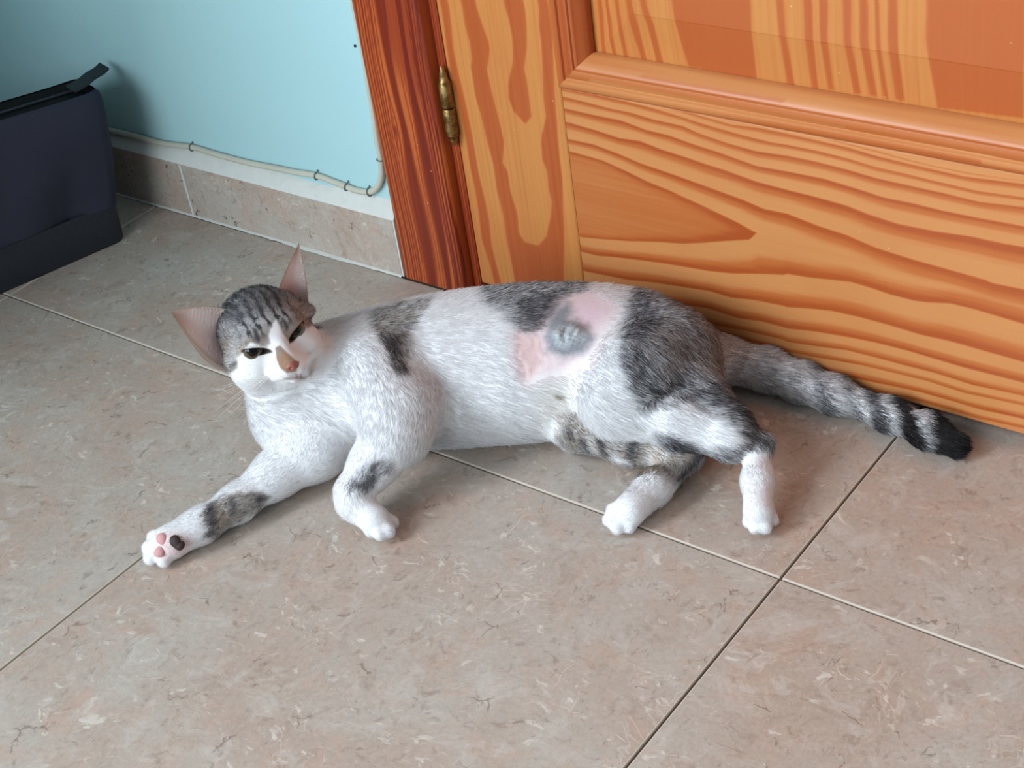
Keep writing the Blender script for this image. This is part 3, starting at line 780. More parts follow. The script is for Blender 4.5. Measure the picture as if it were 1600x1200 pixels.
# right hind leg, underneath
BONES += chain([(-0.1929, 0.0796, 0.0350, 0.0258), (-0.2124, 0.0561, 0.0260, 0.0176), (-0.1660, 0.0607, 0.0260, 0.0183), (-0.1322, 0.0681, 0.0220, 0.0151), (-0.1196, 0.0740, 0.0180, 0.0101)], 'hind_low', [.02, .012, .012, .010])
BONES += chain([(-0.1196, 0.0740, 0.0180, 0.0095), (-0.1247, 0.0296, 0.0170, 0.0123), (-0.1265, -0.0012, 0.0160, 0.0126)], 'hind_low', 0.010)
# left hind leg, on top
BONES += chain([(-0.1624, 0.1235, 0.0740, 0.0297), (-0.1667, 0.0815, 0.0760, 0.0286), (-0.1747, 0.0557, 0.0660, 0.0210)], 'thigh', 0.030)
BONES += chain([(-0.1629, 0.1300, 0.0580, 0.0253), (-0.1310, 0.0989, 0.0540, 0.0216), (-0.0893, 0.0865, 0.0500, 0.0167)], 'thigh', 0.022)
BONES += chain([(-0.1767, 0.0580, 0.0620, 0.0180), (-0.1246, 0.0693, 0.0520, 0.0168), (-0.0846, 0.0778, 0.0440, 0.0142), (-0.0672, 0.0897, 0.0370, 0.0093)], 'shin', [.014, .012, .010])
BONES += chain([(-0.0676, 0.0912, 0.0340, 0.0098), (-0.0541, 0.0655, 0.0240, 0.0107), (-0.0396, 0.0402, 0.0170, 0.0114)], 'hind_foot', 0.010)
# tail
BONES += chain([(-0.1810, 0.1689, 0.0400, 0.0225), (-0.1569, 0.1875, 0.0280, 0.0167), (-0.1246, 0.2020, 0.0190, 0.0150), (-0.0926, 0.2034, 0.0150, 0.0138), (-0.0628, 0.2022, 0.0130, 0.0126), (-0.0103, 0.1986, 0.0120, 0.0107), (0.0249, 0.1928, 0.0120, 0.0110), (0.0494, 0.1875, 0.0110, 0.0099)], 'tail', 0.014)
# right front leg, stretched out along the floor
BONES += chain([(-0.4100, -0.0513, 0.0360, 0.0277), (-0.3884, -0.0724, 0.0300, 0.0220), (-0.4002, -0.1078, 0.0240, 0.0171), (-0.4080, -0.1445, 0.0190, 0.0138), (-0.4178, -0.1770, 0.0160, 0.0127), (-0.4258, -0.2026, 0.0150, 0.0141)], 'fore_low', [.025, .02, .012, .010, .010])
# left front leg, bent over the chest
BONES += chain([(-0.3526, -0.0186, 0.0820, 0.0321), (-0.3181, -0.0366, 0.0700, 0.0264), (-0.3091, -0.0530, 0.0600, 0.0232)], 'upper_arm', 0.022)
BONES += chain([(-0.3112, -0.0511, 0.0580, 0.0222), (-0.3154, -0.0774, 0.0440, 0.0176), (-0.3187, -0.1001, 0.0320, 0.0135), (-0.3180, -0.1038, 0.0240, 0.0120)], 'fore_top', [.014, .010, .008])
BONES += chain([(-0.3179, -0.1042, 0.0230, 0.0115), (-0.2965, -0.1053, 0.0160, 0.0119)], 'fore_top', 0.008)
# neck
BONES += [cone((-0.4161, -0.0364, 0.0560, 0.0320), tuple(HEAD_O + HEAD_M @ np.array((0, -.014, -.014))) + (0.030,), 'neck', 0.022)]
BONES += [cone((-0.4260, -0.0604, 0.0460, 0.0244), tuple(HEAD_O + HEAD_M @ np.array((0.003, -.010, -.026))) + (0.019,), 'neck', 0.016)]
# toes
def toes(lst, part):
    return [cone(p, q, part, 0.0024) for p, q in lst]
BONES += toes([((-0.0459, 0.0425, 0.0140, 0.0048), (-0.0453, 0.0353, 0.0090, 0.0050)), ((-0.0414, 0.0405, 0.0160, 0.0052), (-0.0376, 0.0315, 0.0100, 0.0055)), ((-0.0377, 0.0425, 0.0160, 0.0052), (-0.0314, 0.0348, 0.0100, 0.0055)), ((-0.0372, 0.0502, 0.0130, 0.0048), (-0.0310, 0.0455, 0.0090, 0.0048))], 'hind_foot')
BONES += toes([((-0.1299, -0.0033, 0.0200, 0.0053), (-0.1367, -0.0093, 0.0180, 0.0053)), ((-0.1281, -0.0064, 0.0180, 0.0058), (-0.1358, -0.0157, 0.0130, 0.0058)), ((-0.1257, -0.0039, 0.0120, 0.0058), (-0.1286, -0.0167, 0.0090, 0.0058)), ((-0.1233, 0.0001, 0.0100, 0.0054), (-0.1220, -0.0110, 0.0080, 0.0053))], 'hind_low')
BONES += toes([((-0.3005, -0.1069, 0.0130, 0.0055), (-0.2967, -0.1108, 0.0090, 0.0055)), ((-0.2944, -0.1077, 0.0160, 0.0060), (-0.2868, -0.1116, 0.0110, 0.0059)), ((-0.2928, -0.1047, 0.0170, 0.0060), (-0.2830, -0.1061, 0.0110, 0.0059)), ((-0.2979, -0.0973, 0.0140, 0.0055), (-0.2887, -0.0953, 0.0090, 0.0055))], 'fore_top')
BONES += toes([((-0.4311, -0.2008, 0.0180, 0.0060), (-0.4400, -0.2064, 0.0160, 0.0066)), ((-0.4292, -0.2071, 0.0170, 0.0060), (-0.4365, -0.2158, 0.0140, 0.0065)), ((-0.4268, -0.2092, 0.0130, 0.0060), (-0.4328, -0.2202, 0.0090, 0.0060)), ((-0.4231, -0.2068, 0.0100, 0.0060), (-0.4217, -0.2171, 0.0080, 0.0055))], 'fore_low')

def smin(a, b, k):
    h = np.clip(0.5 + 0.5 * (b - a) / k, 0, 1)
    return b * (1 - h) + a * h - k * h * (1 - h)

def bone_dist(p, B):
    a, b = B['a'].copy(), B['b'].copy()
    if B['zs'] != 1.0:
        p = p * np.array((1, 1, 1 / B['zs'])); a[2] /= B['zs']; b[2] /= B['zs']
    ab = b - a
    L = ab @ ab + 1e-12
    t = np.clip((p - a) @ ab / L, 0, 1)
    d = np.sqrt(((p - a - t[..., None] * ab) ** 2).sum(-1)) - (B['ra'] + t * (B['rb'] - B['ra']))
    return d * (0.93 if B['zs'] != 1.0 else 1.0), t

def ell(p, c, r):
    q = (p - np.array(c)) / np.array(r)
    k0 = np.sqrt((q ** 2).sum(-1)); k1 = np.sqrt(((q / np.array(r)) ** 2).sum(-1)) + 1e-9
    return k0 * (k0 - 1) / k1

HS = 1.07
EYE = (1.86, 2.16, 0.50); EYE_R = 0.95
EAR_ROOTS = (((1.16, 0.10, 2.17), (3.40, 0.50, -0.14)), ((-2.47, 0.20, 2.46), (-3.85, 0.00, 0.86)))
def head_field(p):
    """p in head space, centimetres"""
    p = p / HS
    d = ell(p, (0, -0.75, 0.90), (3.25, 3.5, 3.15))
    m = p * np.array((1, 1, 1)); m[..., 0] = np.abs(m[..., 0])
    d = smin(d, ell(m, (1.95, 0.35, -1.05), (1.65, 2.0, 1.75)), 1.0)      # cheeks
    d = smin(d, ell(m, (1.45, 1.75, 1.05), (1.05, 0.85, 0.75)), 0.8)      # brow
    d = smin(d, ell(p, (0, 2.70, -1.25), (1.15, 1.42, 1.0)), 0.8)        # muzzle
    def rc(a, b, ra, rb, k, dd, q):
        a = np.array(a, float); b = np.array(b, float); ab = b - a
        t = np.clip((q - a) @ ab / (ab @ ab), 0, 1)
        return smin(dd, np.sqrt(((q - a - t[..., None] * ab) ** 2).sum(-1)) - (ra + t * (rb - ra)), k)
    d = rc((0, 1.6, 1.25), (0, 3.72, -0.98), 0.82, 0.46, 0.6, d, p)       # nose bridge
    d = rc((0.50, 3.42, -1.66), (0.95, 2.5, -1.66), 0.52, 0.68, 0.30, d, m)  # whisker pads
    d = rc((0, 3.10, -2.36), (0, 1.6, -2.2), 0.44, 0.85, 0.16, d, p)        # chin
    d = smin(d, ell(p, (0, -1.5, -1.6), (2.6, 2.6, 2.4)), 1.2)            # nape and throat
    for a, b in EAR_ROOTS:                                                # furry roots of the ears
        d = rc(np.array(a) / HS, np.array(b) / HS, 0.50, 0.50, 0.7, d, p)
    return d * HS
def eye_carve(p):
    m = p.copy(); m[..., 0] = np.abs(m[..., 0])
    q = m - np.array((EYE[0], EYE[1] + 0.75, EYE[2]))
    # almond, outer corner raised
    a = math.radians(22)
    x = q[..., 0] * math.cos(a) + q[..., 2] * math.sin(a)
    z = -q[..., 0] * math.sin(a) + q[..., 2] * math.cos(a)
    y = q[..., 1]
    up = np.sqrt((x / 0.98) ** 2 + (y / 1.25) ** 2 + (np.maximum(z, 0) / 0.29) ** 2 + (np.minimum(z, 0) / 0.30) ** 2)
    return (up - 1) * 0.42

def grid_axis(lo, hi, flo, fhi, coarse, fine):
    a = np.arange(lo, flo, coarse); b = np.arange(flo, fhi, fine); c = np.arange(fhi, hi, coarse)
    return np.concatenate([a, b, c])
FINE, COARSE = 0.0010, 0.0019
gx = grid_axis(-0.535, 0.075, HEAD_O[0] - 0.045, HEAD_O[0] + 0.055, COARSE, FINE)
gy = grid_axis(-0.245, 0.222, HEAD_O[1] - 0.05, HEAD_O[1] + 0.05, COARSE, FINE)
gz = grid_axis(-0.004, 0.150, HEAD_O[2] - 0.04, HEAD_O[2] + 0.045, COARSE, FINE)
D = np.full((len(gx), len(gy), len(gz)), 0.05, np.float32)
def window(lo, hi):
    s = []
    for g, l, h in zip((gx, gy, gz), lo, hi):
        i = max(0, int(np.searchsorted(g, l)) - 1); j = min(len(g), int(np.searchsorted(g, h)) + 1)
        s.append(slice(i, max(j, i + 1)))
    return tuple(s)
def points(w):
    X, Y, Z_ = np.meshgrid(gx[w[0]], gy[w[1]], gz[w[2]], indexing='ij')
    return np.stack([X, Y, Z_], -1)
for B in BONES:
    r_ = max(B['ra'], B['rb']) + B['k'] + 0.006
    w = window(np.minimum(B['a'], B['b']) - r_, np.maximum(B['a'], B['b']) + r_)
    d, _ = bone_dist(points(w), B)
    D[w] = smin(D[w], d.astype(np.float32), B['k'])
w = window(HEAD_O - 0.085, HEAD_O + 0.085)
hp = ((points(w) - HEAD_O) @ HEAD_M) * 100
hd = head_field(hp) / 100
D[w] = smin(D[w], hd.astype(np.float32), 0.012)
near = (np.abs(hp) < 5.5).all(-1)
D[w] = np.where(near, np.maximum(D[w], -eye_carve(hp) / 100), D[w])
# flat against the floor
zz = np.broadcast_to(gz[None, None, :], D.shape)
D = np.maximum(D, (0.0006 - zz).astype(np.float32))

def surface_nets(D):
    S = D < 0
    c = [S[i:S.shape[0] - 1 + i, j:S.shape[1] - 1 + j, k:S.shape[2] - 1 + k] for i in (0, 1) for j in (0, 1) for k in (0, 1)]
    anyv = c[0].copy(); allv = c[0].copy()
    for q in c[1:]:
        anyv |= q; allv &= q
    act = np.argwhere(anyv & ~allv)
    idx = -np.ones(anyv.shape, np.int32)
    idx[act[:, 0], act[:, 1], act[:, 2]] = np.arange(len(act))
    corner = [(i, j, k) for i in (0, 1) for j in (0, 1) for k in (0, 1)]
    val = {cc: D[act[:, 0] + cc[0], act[:, 1] + cc[1], act[:, 2] + cc[2]] for cc in corner}
    G = (gx, gy, gz)
    acc = np.zeros((len(act), 3)); cnt = np.zeros(len(act))
    for a in corner:
        for ax in range(3):
            if a[ax] == 0:
                b = list(a); b[ax] = 1; b = tuple(b)
                va, vb = val[a], val[b]
                m = (va < 0) != (vb < 0)
                t = np.where(m, va / np.where(m, va - vb, 1), 0)
                P = np.stack([G[x][act[:, x] + a[x]] for x in range(3)], -1)
                P[:, ax] += t * (G[ax][act[:, ax] + 1] - G[ax][act[:, ax]])
                acc += P * m[:, None]; cnt += m
    V = acc / cnt[:, None]
    F = []
    for ax in range(3):
        o1, o2 = [(1, 2), (2, 0), (0, 1)][ax]
        sl0 = [slice(None)] * 3; sl1 = [slice(None)] * 3
        sl0[ax] = slice(0, -1); sl1[ax] = slice(1, None)
        A, B_ = S[tuple(sl0)], S[tuple(sl1)]
        e = np.argwhere(A != B_)
        ok = (e[:, o1] > 0) & (e[:, o2] > 0) & (e[:, o1] < S.shape[o1] - 1) & (e[:, o2] < S.shape[o2] - 1)
        e = e[ok]
        q = []
        for d1, d2 in ((1, 1), (0, 1), (0, 0), (1, 0)):
            f = e.copy(); f[:, o1] -= d1; f[:, o2] -= d2
            q.append(idx[f[:, 0], f[:, 1], f[:, 2]])
        q = np.stack(q, -1)
        flip = ~A[e[:, 0], e[:, 1], e[:, 2]]
        q[flip] = q[flip][:, ::-1]
        F.append(q)
    return V, np.concatenate(F)
V, Q = surface_nets(D)
del D, zz
ed = np.concatenate([Q[:, [0, 1]], Q[:, [1, 2]], Q[:, [2, 3]], Q[:, [3, 0]]])
ed = np.unique(np.sort(ed, 1), axis=0)
def relax(V, it, lam, mu):
    for _ in range(it):
        for k in (lam, mu):
            s = np.zeros_like(V); n = np.zeros(len(V))
            np.add.at(s, ed[:, 0], V[ed[:, 1]]); np.add.at(s, ed[:, 1], V[ed[:, 0]])
            np.add.at(n, ed[:, 0], 1); np.add.at(n, ed[:, 1], 1)
            V = V + k * (s / n[:, None] - V)
    return V
V = relax(V, 3, 0.5, -0.45)

# bald swelling with a puckered scar on the flank
def vertex_normals(V, Q):
    n = np.cross(V[Q[:, 2]] - V[Q[:, 0]], V[Q[:, 3]] - V[Q[:, 1]])
    out = np.zeros_like(V)
    for k in range(4):
        np.add.at(out, Q[:, k], n)
    return out / (np.linalg.norm(out, axis=1)[:, None] + 1e-12)
vn = vertex_normals(V, Q)
dd = (V - PLANES['T']) * 1000
lx, ly = dd @ SIDE_X, dd @ SIDE_Y
top_side = (vn @ SIDE_N) > 0.1
def n3sin(x, y):
    return np.sin(x * 0.21 + y * 0.17) + 0.7 * np.sin(x * 0.11 - y * 0.33 + 1)
def blob(c, sx_, sy_, a=0.0):
    x, y = lx - c[0][0], ly - c[0][1]
    return np.exp(-((x * math.cos(a) + y * math.sin(a)) / sx_) ** 2 - ((-x * math.sin(a) + y * math.cos(a)) / sy_) ** 2)
hgt = -2.0 * blob([(34.8,15.7)], 30, 24) + 6.5 * blob([(43.0,16.2)], 15, 11) + 2.2 * blob([(35.9,16.7)], 6, 5) + 2.4 * blob([(49.7,19.8)], 7, 4.5, 0.4) + 1.6 * blob([(43.0,9.5)], 8, 3.5)
hgt -= 3.0 * blob([(42.5,19.2)], 4.5, 2.2, 0.6) + 2.4 * blob([(41.0,13.6)], 2.2, 4.0, 0.3) + 1.6 * blob([(47.7,15.7)], 2.0, 5.0, -0.7)
crust = blob([(43.0,16.2)], 13, 10)
hgt += crust * 0.9 * (np.sin(lx * 1.1 + ly * 0.5) * np.sin(ly * 1.3 - lx * 0.4))
# loose folds of shaved skin below it
fold = blob([(13.3,-0.7)], 16, 18)
hgt += fold * 0.28 * np.sin(lx * 0.62 + 0.16 * ly + 2.2 * n3sin(lx, ly))
V = V + vn * (hgt * top_side / 1000)[:, None]

# ------------------------------------------------------------------ ears (joined into the body mesh)
EB = -0.22
def ear(b1, b2, tip, bulge, depth, out1, out2, nu=18, nv=26, thick=0.13):
    """shell between an inner edge b1-tip and an outer edge b2-tip, hollow towards the viewer; head space cm"""
    b1, b2, tip, bulge = (np.array(q, float) for q in (b1, b2, tip, bulge))
    bulge = bulge / np.linalg.norm(bulge)
    ax = tip - (b1 + b2) / 2
    side = (b2 - b1); wid = np.linalg.norm(side); side = side / wid
    front, back = [], []
    for v in np.linspace(EB, 1, nv):
        vv = max(v, 0)
        e1 = b1 + (tip - b1) * v - side * out1 * math.sin(math.pi * vv ** 0.85) * wid
        e2 = b2 + (tip - b2) * v + side * out2 * math.sin(math.pi * vv ** 0.75) * wid
        w_ = np.linalg.norm(e2 - e1)
        rowf, rowb = [], []
        for u in np.linspace(0, 1, nu):
            p = e1 + (e2 - e1) * u
            arc = math.sin(math.pi * u) ** 0.75
            dpt = depth * w_ * arc * (1 - 0.35 * vv)
            rowf.append(p + bulge * dpt)
            th = thick * (0.25 + 0.75 * arc) * (1 - 0.5 * vv)
            rowb.append(p + bulge * (dpt + th))
        front.append(rowf); back.append(rowb)
    return np.array(front), np.array(back)
EARS = []
EAR_BULGE = ((-0.45, -0.85, -0.25), (0.20, -0.90, -0.40))
EARS.append(ear((1.23, -0.30, 2.75), (3.82, -0.20, -0.88), (6.21, 0.10, 5.64), (-0.45, -0.85, -0.25), 0.46, 0.13, 0.20))
EARS.append(ear((-4.26, -0.90, 0.73), (-1.82, 0.00, 2.95), (-5.55, -0.90, 5.97), (0.20, -0.90, -0.40), 0.42, 0.06, 0.03))
nb = len(V)
ear_V, ear_Q, ear_side = [], [], []
for fr, bk in EARS:
    nv, nu = fr.shape[:2]
    o = nb + sum(len(x) for x in ear_V)
    i = np.arange(nv * nu).reshape(nv, nu)
    P = np.concatenate([fr.reshape(-1, 3), bk.reshape(-1, 3)]) / 100 @ HEAD_M.T + HEAD_O
    ear_V.append(P)
    ear_side += [1] * (nv * nu) + [2] * (nv * nu)
    q1 = np.stack([i[:-1, :-1], i[:-1, 1:], i[1:, 1:], i[1:, :-1]], -1).reshape(-1, 4)
    q2 = q1[:, ::-1] + nv * nu
    rim = []
    for col_ in (0, nu - 1):
        a, b = i[:-1, col_], i[1:, col_]
        r4 = np.stack([a, b, b + nv * nu, a + nv * nu], -1)
        rim.append(r4 if col_ == 0 else r4[:, ::-1])
    # wind so that the hollow side faces out of the ear
    ear_Q.append(np.concatenate([q1, q2] + rim) + o)
body_n = len(V)
V = np.concatenate([V] + ear_V)
Q = np.concatenate([Q] + ear_Q)
ear_side = np.concatenate([np.zeros(body_n, int), np.array(ear_side)])
ear_id = np.concatenate([np.zeros(body_n, int)] + [np.full(len(x), k + 1) for k, x in enumerate(ear_V)])

# ------------------------------------------------------------------ coat
def to_side(key, P):
    d = (P - PLANES[key]) * 1000
    return d @ SIDE_X, d @ SIDE_Y
def n3(P, f, seed):
    r = np.random.RandomState(seed)
    s = np.zeros(len(P))
    for o in range(3):
        for k in range(4):
            dvec = r.normal(size=3); dvec /= np.linalg.norm(dvec)
            s += np.sin(P @ dvec * f * (2 ** o) * r.uniform(.7, 1.3) + r.uniform(0, 6.28)) / (1.6 ** o)
    return s / 5
def patch(key, P, poly, soft=3.0, rag=2.0, seed=1):
    x, y = to_side(key, P)
    x = x + rag * n3(P, 420, seed); y = y + rag * n3(P, 420, seed + 7)
    out = np.zeros(len(P))
    pl = np.array(poly)
    m = (x > pl[:, 0].min() - 8) & (x < pl[:, 0].max() + 8) & (y > pl[:, 1].min() - 8) & (y < pl[:, 1].max() + 8)
    if m.any():
        out[m] = sstep(in_poly(x[m], y[m], poly), -soft, soft)
    return out
def lin(r, g, b):
    return np.array(srgb(r, g, b)[:3])
WHITE, PALE, MID, DARKC, BROWN, BLACK = lin(234, 233, 234), lin(212, 209, 210), lin(196, 194, 198), lin(102, 99, 102), lin(164, 144, 122), lin(34, 30, 31)
PINK, GREYSKIN, CREAMW = lin(230, 212, 214), lin(150, 152, 158), lin(236, 230, 220)

# nearest bone of every vertex
part_names = sorted(set(B['part'] for B in BONES)) + ['head', 'ear']
best = np.full(len(V), 1e9); vpart = np.zeros(len(V), int)
flow = np.zeros((len(V), 3)); wsum = np.zeros(len(V))
for B in BONES:
    d, t = bone_dist(V, B)
    m = d < best
    best[m] = d[m]; vpart[m] = part_names.index(B['part'])
    dirn = (B['b'] - B['a']); dirn = dirn / (np.linalg.norm(dirn) + 1e-9)
    wgt = np.exp(-np.maximum(d, 0) / 0.006)
    flow += wgt[:, None] * dirn; wsum += wgt
hv = (V - HEAD_O) @ HEAD_M * 100
hdist = head_field(hv) / 100
m = hdist < best + 0.003
vpart[m] = part_names.index('head')
vpart[ear_side > 0] = part_names.index('ear')
def isp(*names):
    return np.isin(vpart, [part_names.index(n) for n in names])
nose_w = HEAD_O + HEAD_M @ np.array((0, .040, -.006))
hf = V - nose_w
hf = hf / (np.linalg.norm(hf, axis=1)[:, None] + 1e-9)
wh = sstep(-hdist, -0.012, 0.001)[:, None]
flow = flow / (wsum[:, None] + 1e-9) * (1 - wh) + hf * wh
# on the trunk the coat sweeps tailwards and down towards the belly
tr = isp('torso')[:, None]
flow = flow + tr * (np.array((0.75, 0.50, 0.0)) * 0.35 - SIDE_Y * 0.55)
flow = flow + isp('thigh')[:, None] * (np.array((0.80, 0.45, -0.1)) * 1.5)
flow = flow + isp('neck')[:, None] * (np.array((0.55, 0.1, -0.8)) * 0.8)

coat = np.tile(WHITE, (len(V), 1))
tabby = np.zeros(len(V))          # how strongly ticked the fur is
flen = np.full(len(V), 0.0085)    # hair length
def paint(mask, col, tb=None):
    global coat, tabby
    mm = mask[:, None]
    coat = coat * (1 - mm) + np.asarray(col) * mm
    if tb is not None:
        tabby = tabby * (1 - mask) + tb * mask
streak = 0.5 + 0.5 * n3(V, 260, 21)
tick = (MID * (1 - streak[:, None]) + PALE * streak[:, None])
tickb = (BROWN * (1 - streak[:, None]) + PALE * streak[:, None])

trunk = isp('torso', 'thigh', 'shin', 'upper_arm', 'neck', 'hind_foot', 'tail')
# saddle patches
sh = patch('T', V, [(-123.0,36.2), (-102.5,45.4), (-70.7,49.5), (-82.0,30.0), (-86.1,14.6), (-84.0,-11.0), (-91.2,-10.0), (-100.4,5.4), (-108.6,18.7), (-116.8,25.9)], 3, 3, 2) * isp('torso', 'neck', 'upper_arm')
paint(sh, tickb, 0.9)
paint(sh * patch('T', V, [(-104.5,19.8), (-91.2,19.8), (-82.0,-11.0), (-92.2,-12.0), (-100.4,3.4)], 6, 3, 5), DARKC * 1.1, 0.9)
bk = patch('T', V, [(-31.8,60.7), (30.7,68.4), (61.5,64.8), (53.8,53.1), (42.0,45.4), (33.8,34.1), (26.6,21.8), (19.5,-0.7), (6.1,9.5), (2.0,23.9), (-7.2,33.1), (-17.9,40.3), (-26.6,45.4)], 4, 3.5, 3) * isp('torso', 'thigh')
paint(bk, MID * 0.9, 1.0)
paint(bk * patch('T', V, [(-0.0,45.4), (25.6,53.1), (41.0,50.5), (30.7,30.0), (23.1,4.4), (7.7,14.6), (3.1,27.4)], 8, 4, 9), DARKC * 1.25, 1.0)
# rump and thigh
rp = patch('T', V, [(94.8,61.8), (133.2,60.7), (158.8,40.3), (179.3,19.8), (184.5,-0.7), (176.8,-21.2), (184.5,-34.0), (212.6,-54.5), (217.8,-75.0), (194.7,-72.5), (184.5,-67.3), (174.2,-60.2), (157.8,-49.4), (143.5,-40.2), (129.1,-32.5), (112.7,-38.7), (96.3,-38.7), (85.1,-24.3), (80.4,-0.7), (83.0,24.9), (89.7,41.3)], 4, 3.5, 4) * isp('torso', 'thigh', 'shin', 'tail', 'hind_foot')
paint(rp, MID * 0.92, 1.0)
for pl, cc in (([(102.5,-26.4), (117.8,-17.1), (137.3,-8.4), (128.1,-21.2), (110.2,-35.6)], DARKC), ([(117.8,-37.6), (135.8,-24.3), (158.8,-17.1), (164.0,-23.3), (139.4,-32.5), (126.0,-41.7)], DARKC), ([(84.5,-0.7), (94.8,9.5), (102.5,-0.7), (94.8,-21.2), (87.1,-21.2)], DARKC * 1.4), ([(143.5,-26.4), (169.1,-27.4), (192.1,-52.0), (179.3,-54.5), (156.3,-39.2)], DARKC), ([(94.8,53.1), (107.6,55.6), (112.7,30.0), (94.8,9.5), (86.1,14.6)], DARKC * 1.5), ([(164.0,-52.0), (184.5,-56.1), (204.9,-67.3), (184.5,-68.4)], DARKC * 1.1)):
    paint(patch('T', V, pl, 5, 3.5, 11) * rp, cc, 1.0)
# lower edge of the shin
paint(patch('HL', V, [(-43.0,-2.3), (-26.3,-6.1), (-2.5,-15.6), (16.5,-13.7), (23.6,-8.9), (47.4,-8.9), (45.1,-15.6), (23.6,-16.6), (16.5,-27.0), (2.2,-28.0), (-26.3,-19.4), (-45.4,-8.9)], 3, 2.5, 6) * isp('shin', 'hind_foot'), MID * 0.95, 1.0)
paint(patch('HL', V, [(-35.9,-6.1), (-16.8,-10.9), (-4.9,-19.4), (-16.8,-22.3), (-35.9,-13.7)], 3, 2, 6) * isp('shin'), DARKC, 1.0)
# lower hind leg: brown tabby down to the ankle
hl = isp('hind_low')
br = patch('HR', V, [(-65.2,35.1), (62.8,30.2), (65.2,5.6), (62.8,-11.6), (43.1,-18.0), (30.3,-20.0), (18.5,-18.0), (8.6,-13.1), (-1.2,-15.1), (-35.7,-9.2), (-65.2,5.6)], 3, 2.5, 8) * hl
paint(br, tickb * 1.05, 0.9)
for pl in ([(-59.3,19.4), (-53.4,22.8), (-50.5,10.5), (-55.4,6.6)], [(-34.7,25.3), (-28.8,25.3), (-25.8,-0.3), (-31.7,-2.3)], [(-12.1,19.4), (-1.2,19.4), (-6.2,-11.6), (-12.1,-9.2)], [(-48.0,10.5), (-43.1,15.4), (-39.6,-0.3), (-44.5,-0.3)], [(47.0,5.6), (53.9,3.6), (32.2,-21.0), (25.3,-19.0)]):
    paint(patch('HR', V, pl, 2.5, 2, 12) * br, DARKC, 1.0)
paint(patch('HR', V, [(-23.4,-0.3), (-8.6,-5.2), (-8.6,-10.2), (-21.9,-5.2)], 2, 1.5, 3) * br, WHITE, 0.2)
# front legs
fp = patch('FR', V, [(-26.2,-3.8), (-21.2,3.2), (-9.8,8.1), (10.1,11.1), (26.5,6.1), (17.6,-3.8), (-2.3,-14.7), (-14.8,-24.7), (-23.2,-23.7), (-21.2,-16.7), (-24.2,-11.3)], 2.5, 2.5, 4) * isp('fore_low')
paint(fp, tickb * 0.8, 0.9)
for pl in ([(-24.2,1.2), (-17.2,3.2), (-16.3,-22.7), (-23.2,-24.7)], [(-8.3,7.1), (-4.3,8.1), (0.7,-6.8), (-4.3,-8.8)], [(10.1,8.6), (23.5,8.1), (23.5,4.2), (15.1,1.2)]):
    paint(patch('FR', V, pl, 3, 2, 5) * fp, DARKC * 0.9, 1.0)
paint(patch('FR', V, [(-61.0,-21.2), (-48.1,-19.7), (-34.2,-21.7), (-32.2,-28.7), (-41.1,-37.6), (-53.1,-41.6), (-61.0,-37.6)], 4, 2, 4) * isp('fore_low') * 0.55, lin(228, 196, 192), 0.0)
ft = patch('FL', V, [(-14.2,-12.8), (-10.8,-3.0), (-2.5,5.8), (11.2,11.6), (25.9,11.6), (22.0,1.8), (10.2,-4.0), (5.3,-14.8), (-3.5,-13.8)], 2.5, 2.5, 4) * isp('fore_top')
paint(ft, MID, 1.0)
paint(patch('FL', V, [(-10.8,-9.9), (3.9,-0.1), (6.3,8.2), (12.2,7.7), (10.2,-1.6), (2.4,-13.8)], 3, 2, 5) * ft, DARKC, 1.0)
# tail rings
tx, ty = to_side('TA', V)
tl = isp('tail').astype(float)
paint(tl * sstep(tx, -105, -75), PALE * 1.2, 0.75)
paint(tl * (1 - sstep(tx, -118, -80)), tickb * 1.15, 0.7)
def ring(c, hw, col):
    x = tx + 2.0 * n3(V, 300, 31) + 0.25 * (ty + tx * 0.36)
    paint(tl * (1 - sstep(np.abs(x - c), hw * .6, hw * 1.5)), col, 1.0)
for pt, hw, cc in (((-0.0774, 0.2024, 0.0140), 4, MID * 0.8), ((-0.0495, 0.2008, 0.0130), 4, MID * 0.8), ((-0.0288, 0.2000, 0.0120), 5, DARKC), ((0.0002, 0.1973, 0.0120), 7, BLACK * 1.2)):
    a_, b_ = to_side('TA', np.array([pt]))
    ring(a_[0] + 0.25 * (b_[0] + a_[0] * 0.36), hw, cc)
tipx = to_side('TA', np.array([(0.0204, 0.1933, 0.0120)]))[0][0]
paint(tl * sstep(tx + 2 * n3(V, 300, 33), tipx - 3, tipx + 4), BLACK * 0.7, 0.05)
# shaved flank: bare pink and slate skin
skin = patch('T', V, [(41.0,49.5), (53.8,52.5), (73.8,48.4), (77.9,40.3), (72.8,23.9), (65.6,6.9), (58.9,-5.9), (41.0,-13.5), (23.1,-15.1), (7.7,-21.2), (-0.0,-0.7), (1.0,19.8), (15.4,19.8), (24.6,27.4), (29.7,40.3)], 10, 3, 6) * isp('torso', 'thigh')
bare = skin.copy()
paint(skin, PINK, 0.0)
paint(patch('T', V, [(53.8,49.5), (76.9,46.4), (83.0,35.1), (74.3,23.9), (58.9,27.4), (48.7,35.1)], 9, 2, 6) * skin, lin(226, 204, 214), 0.0)
paint(patch('T', V, [(24.6,19.8), (28.7,37.7), (36.9,46.4), (47.1,45.4), (47.1,32.6), (61.5,23.9), (66.6,14.6), (58.9,3.4), (41.0,-1.8), (28.2,3.4), (23.6,12.1)], 6, 3, 8) * skin, GREYSKIN * 0.85, 0.0)
paint(patch('T', V, [(-1.0,19.8), (20.5,19.8), (25.6,4.4), (17.9,-16.1), (3.1,-20.2)], 6, 3, 3) * skin, lin(218, 190, 188), 0.0)
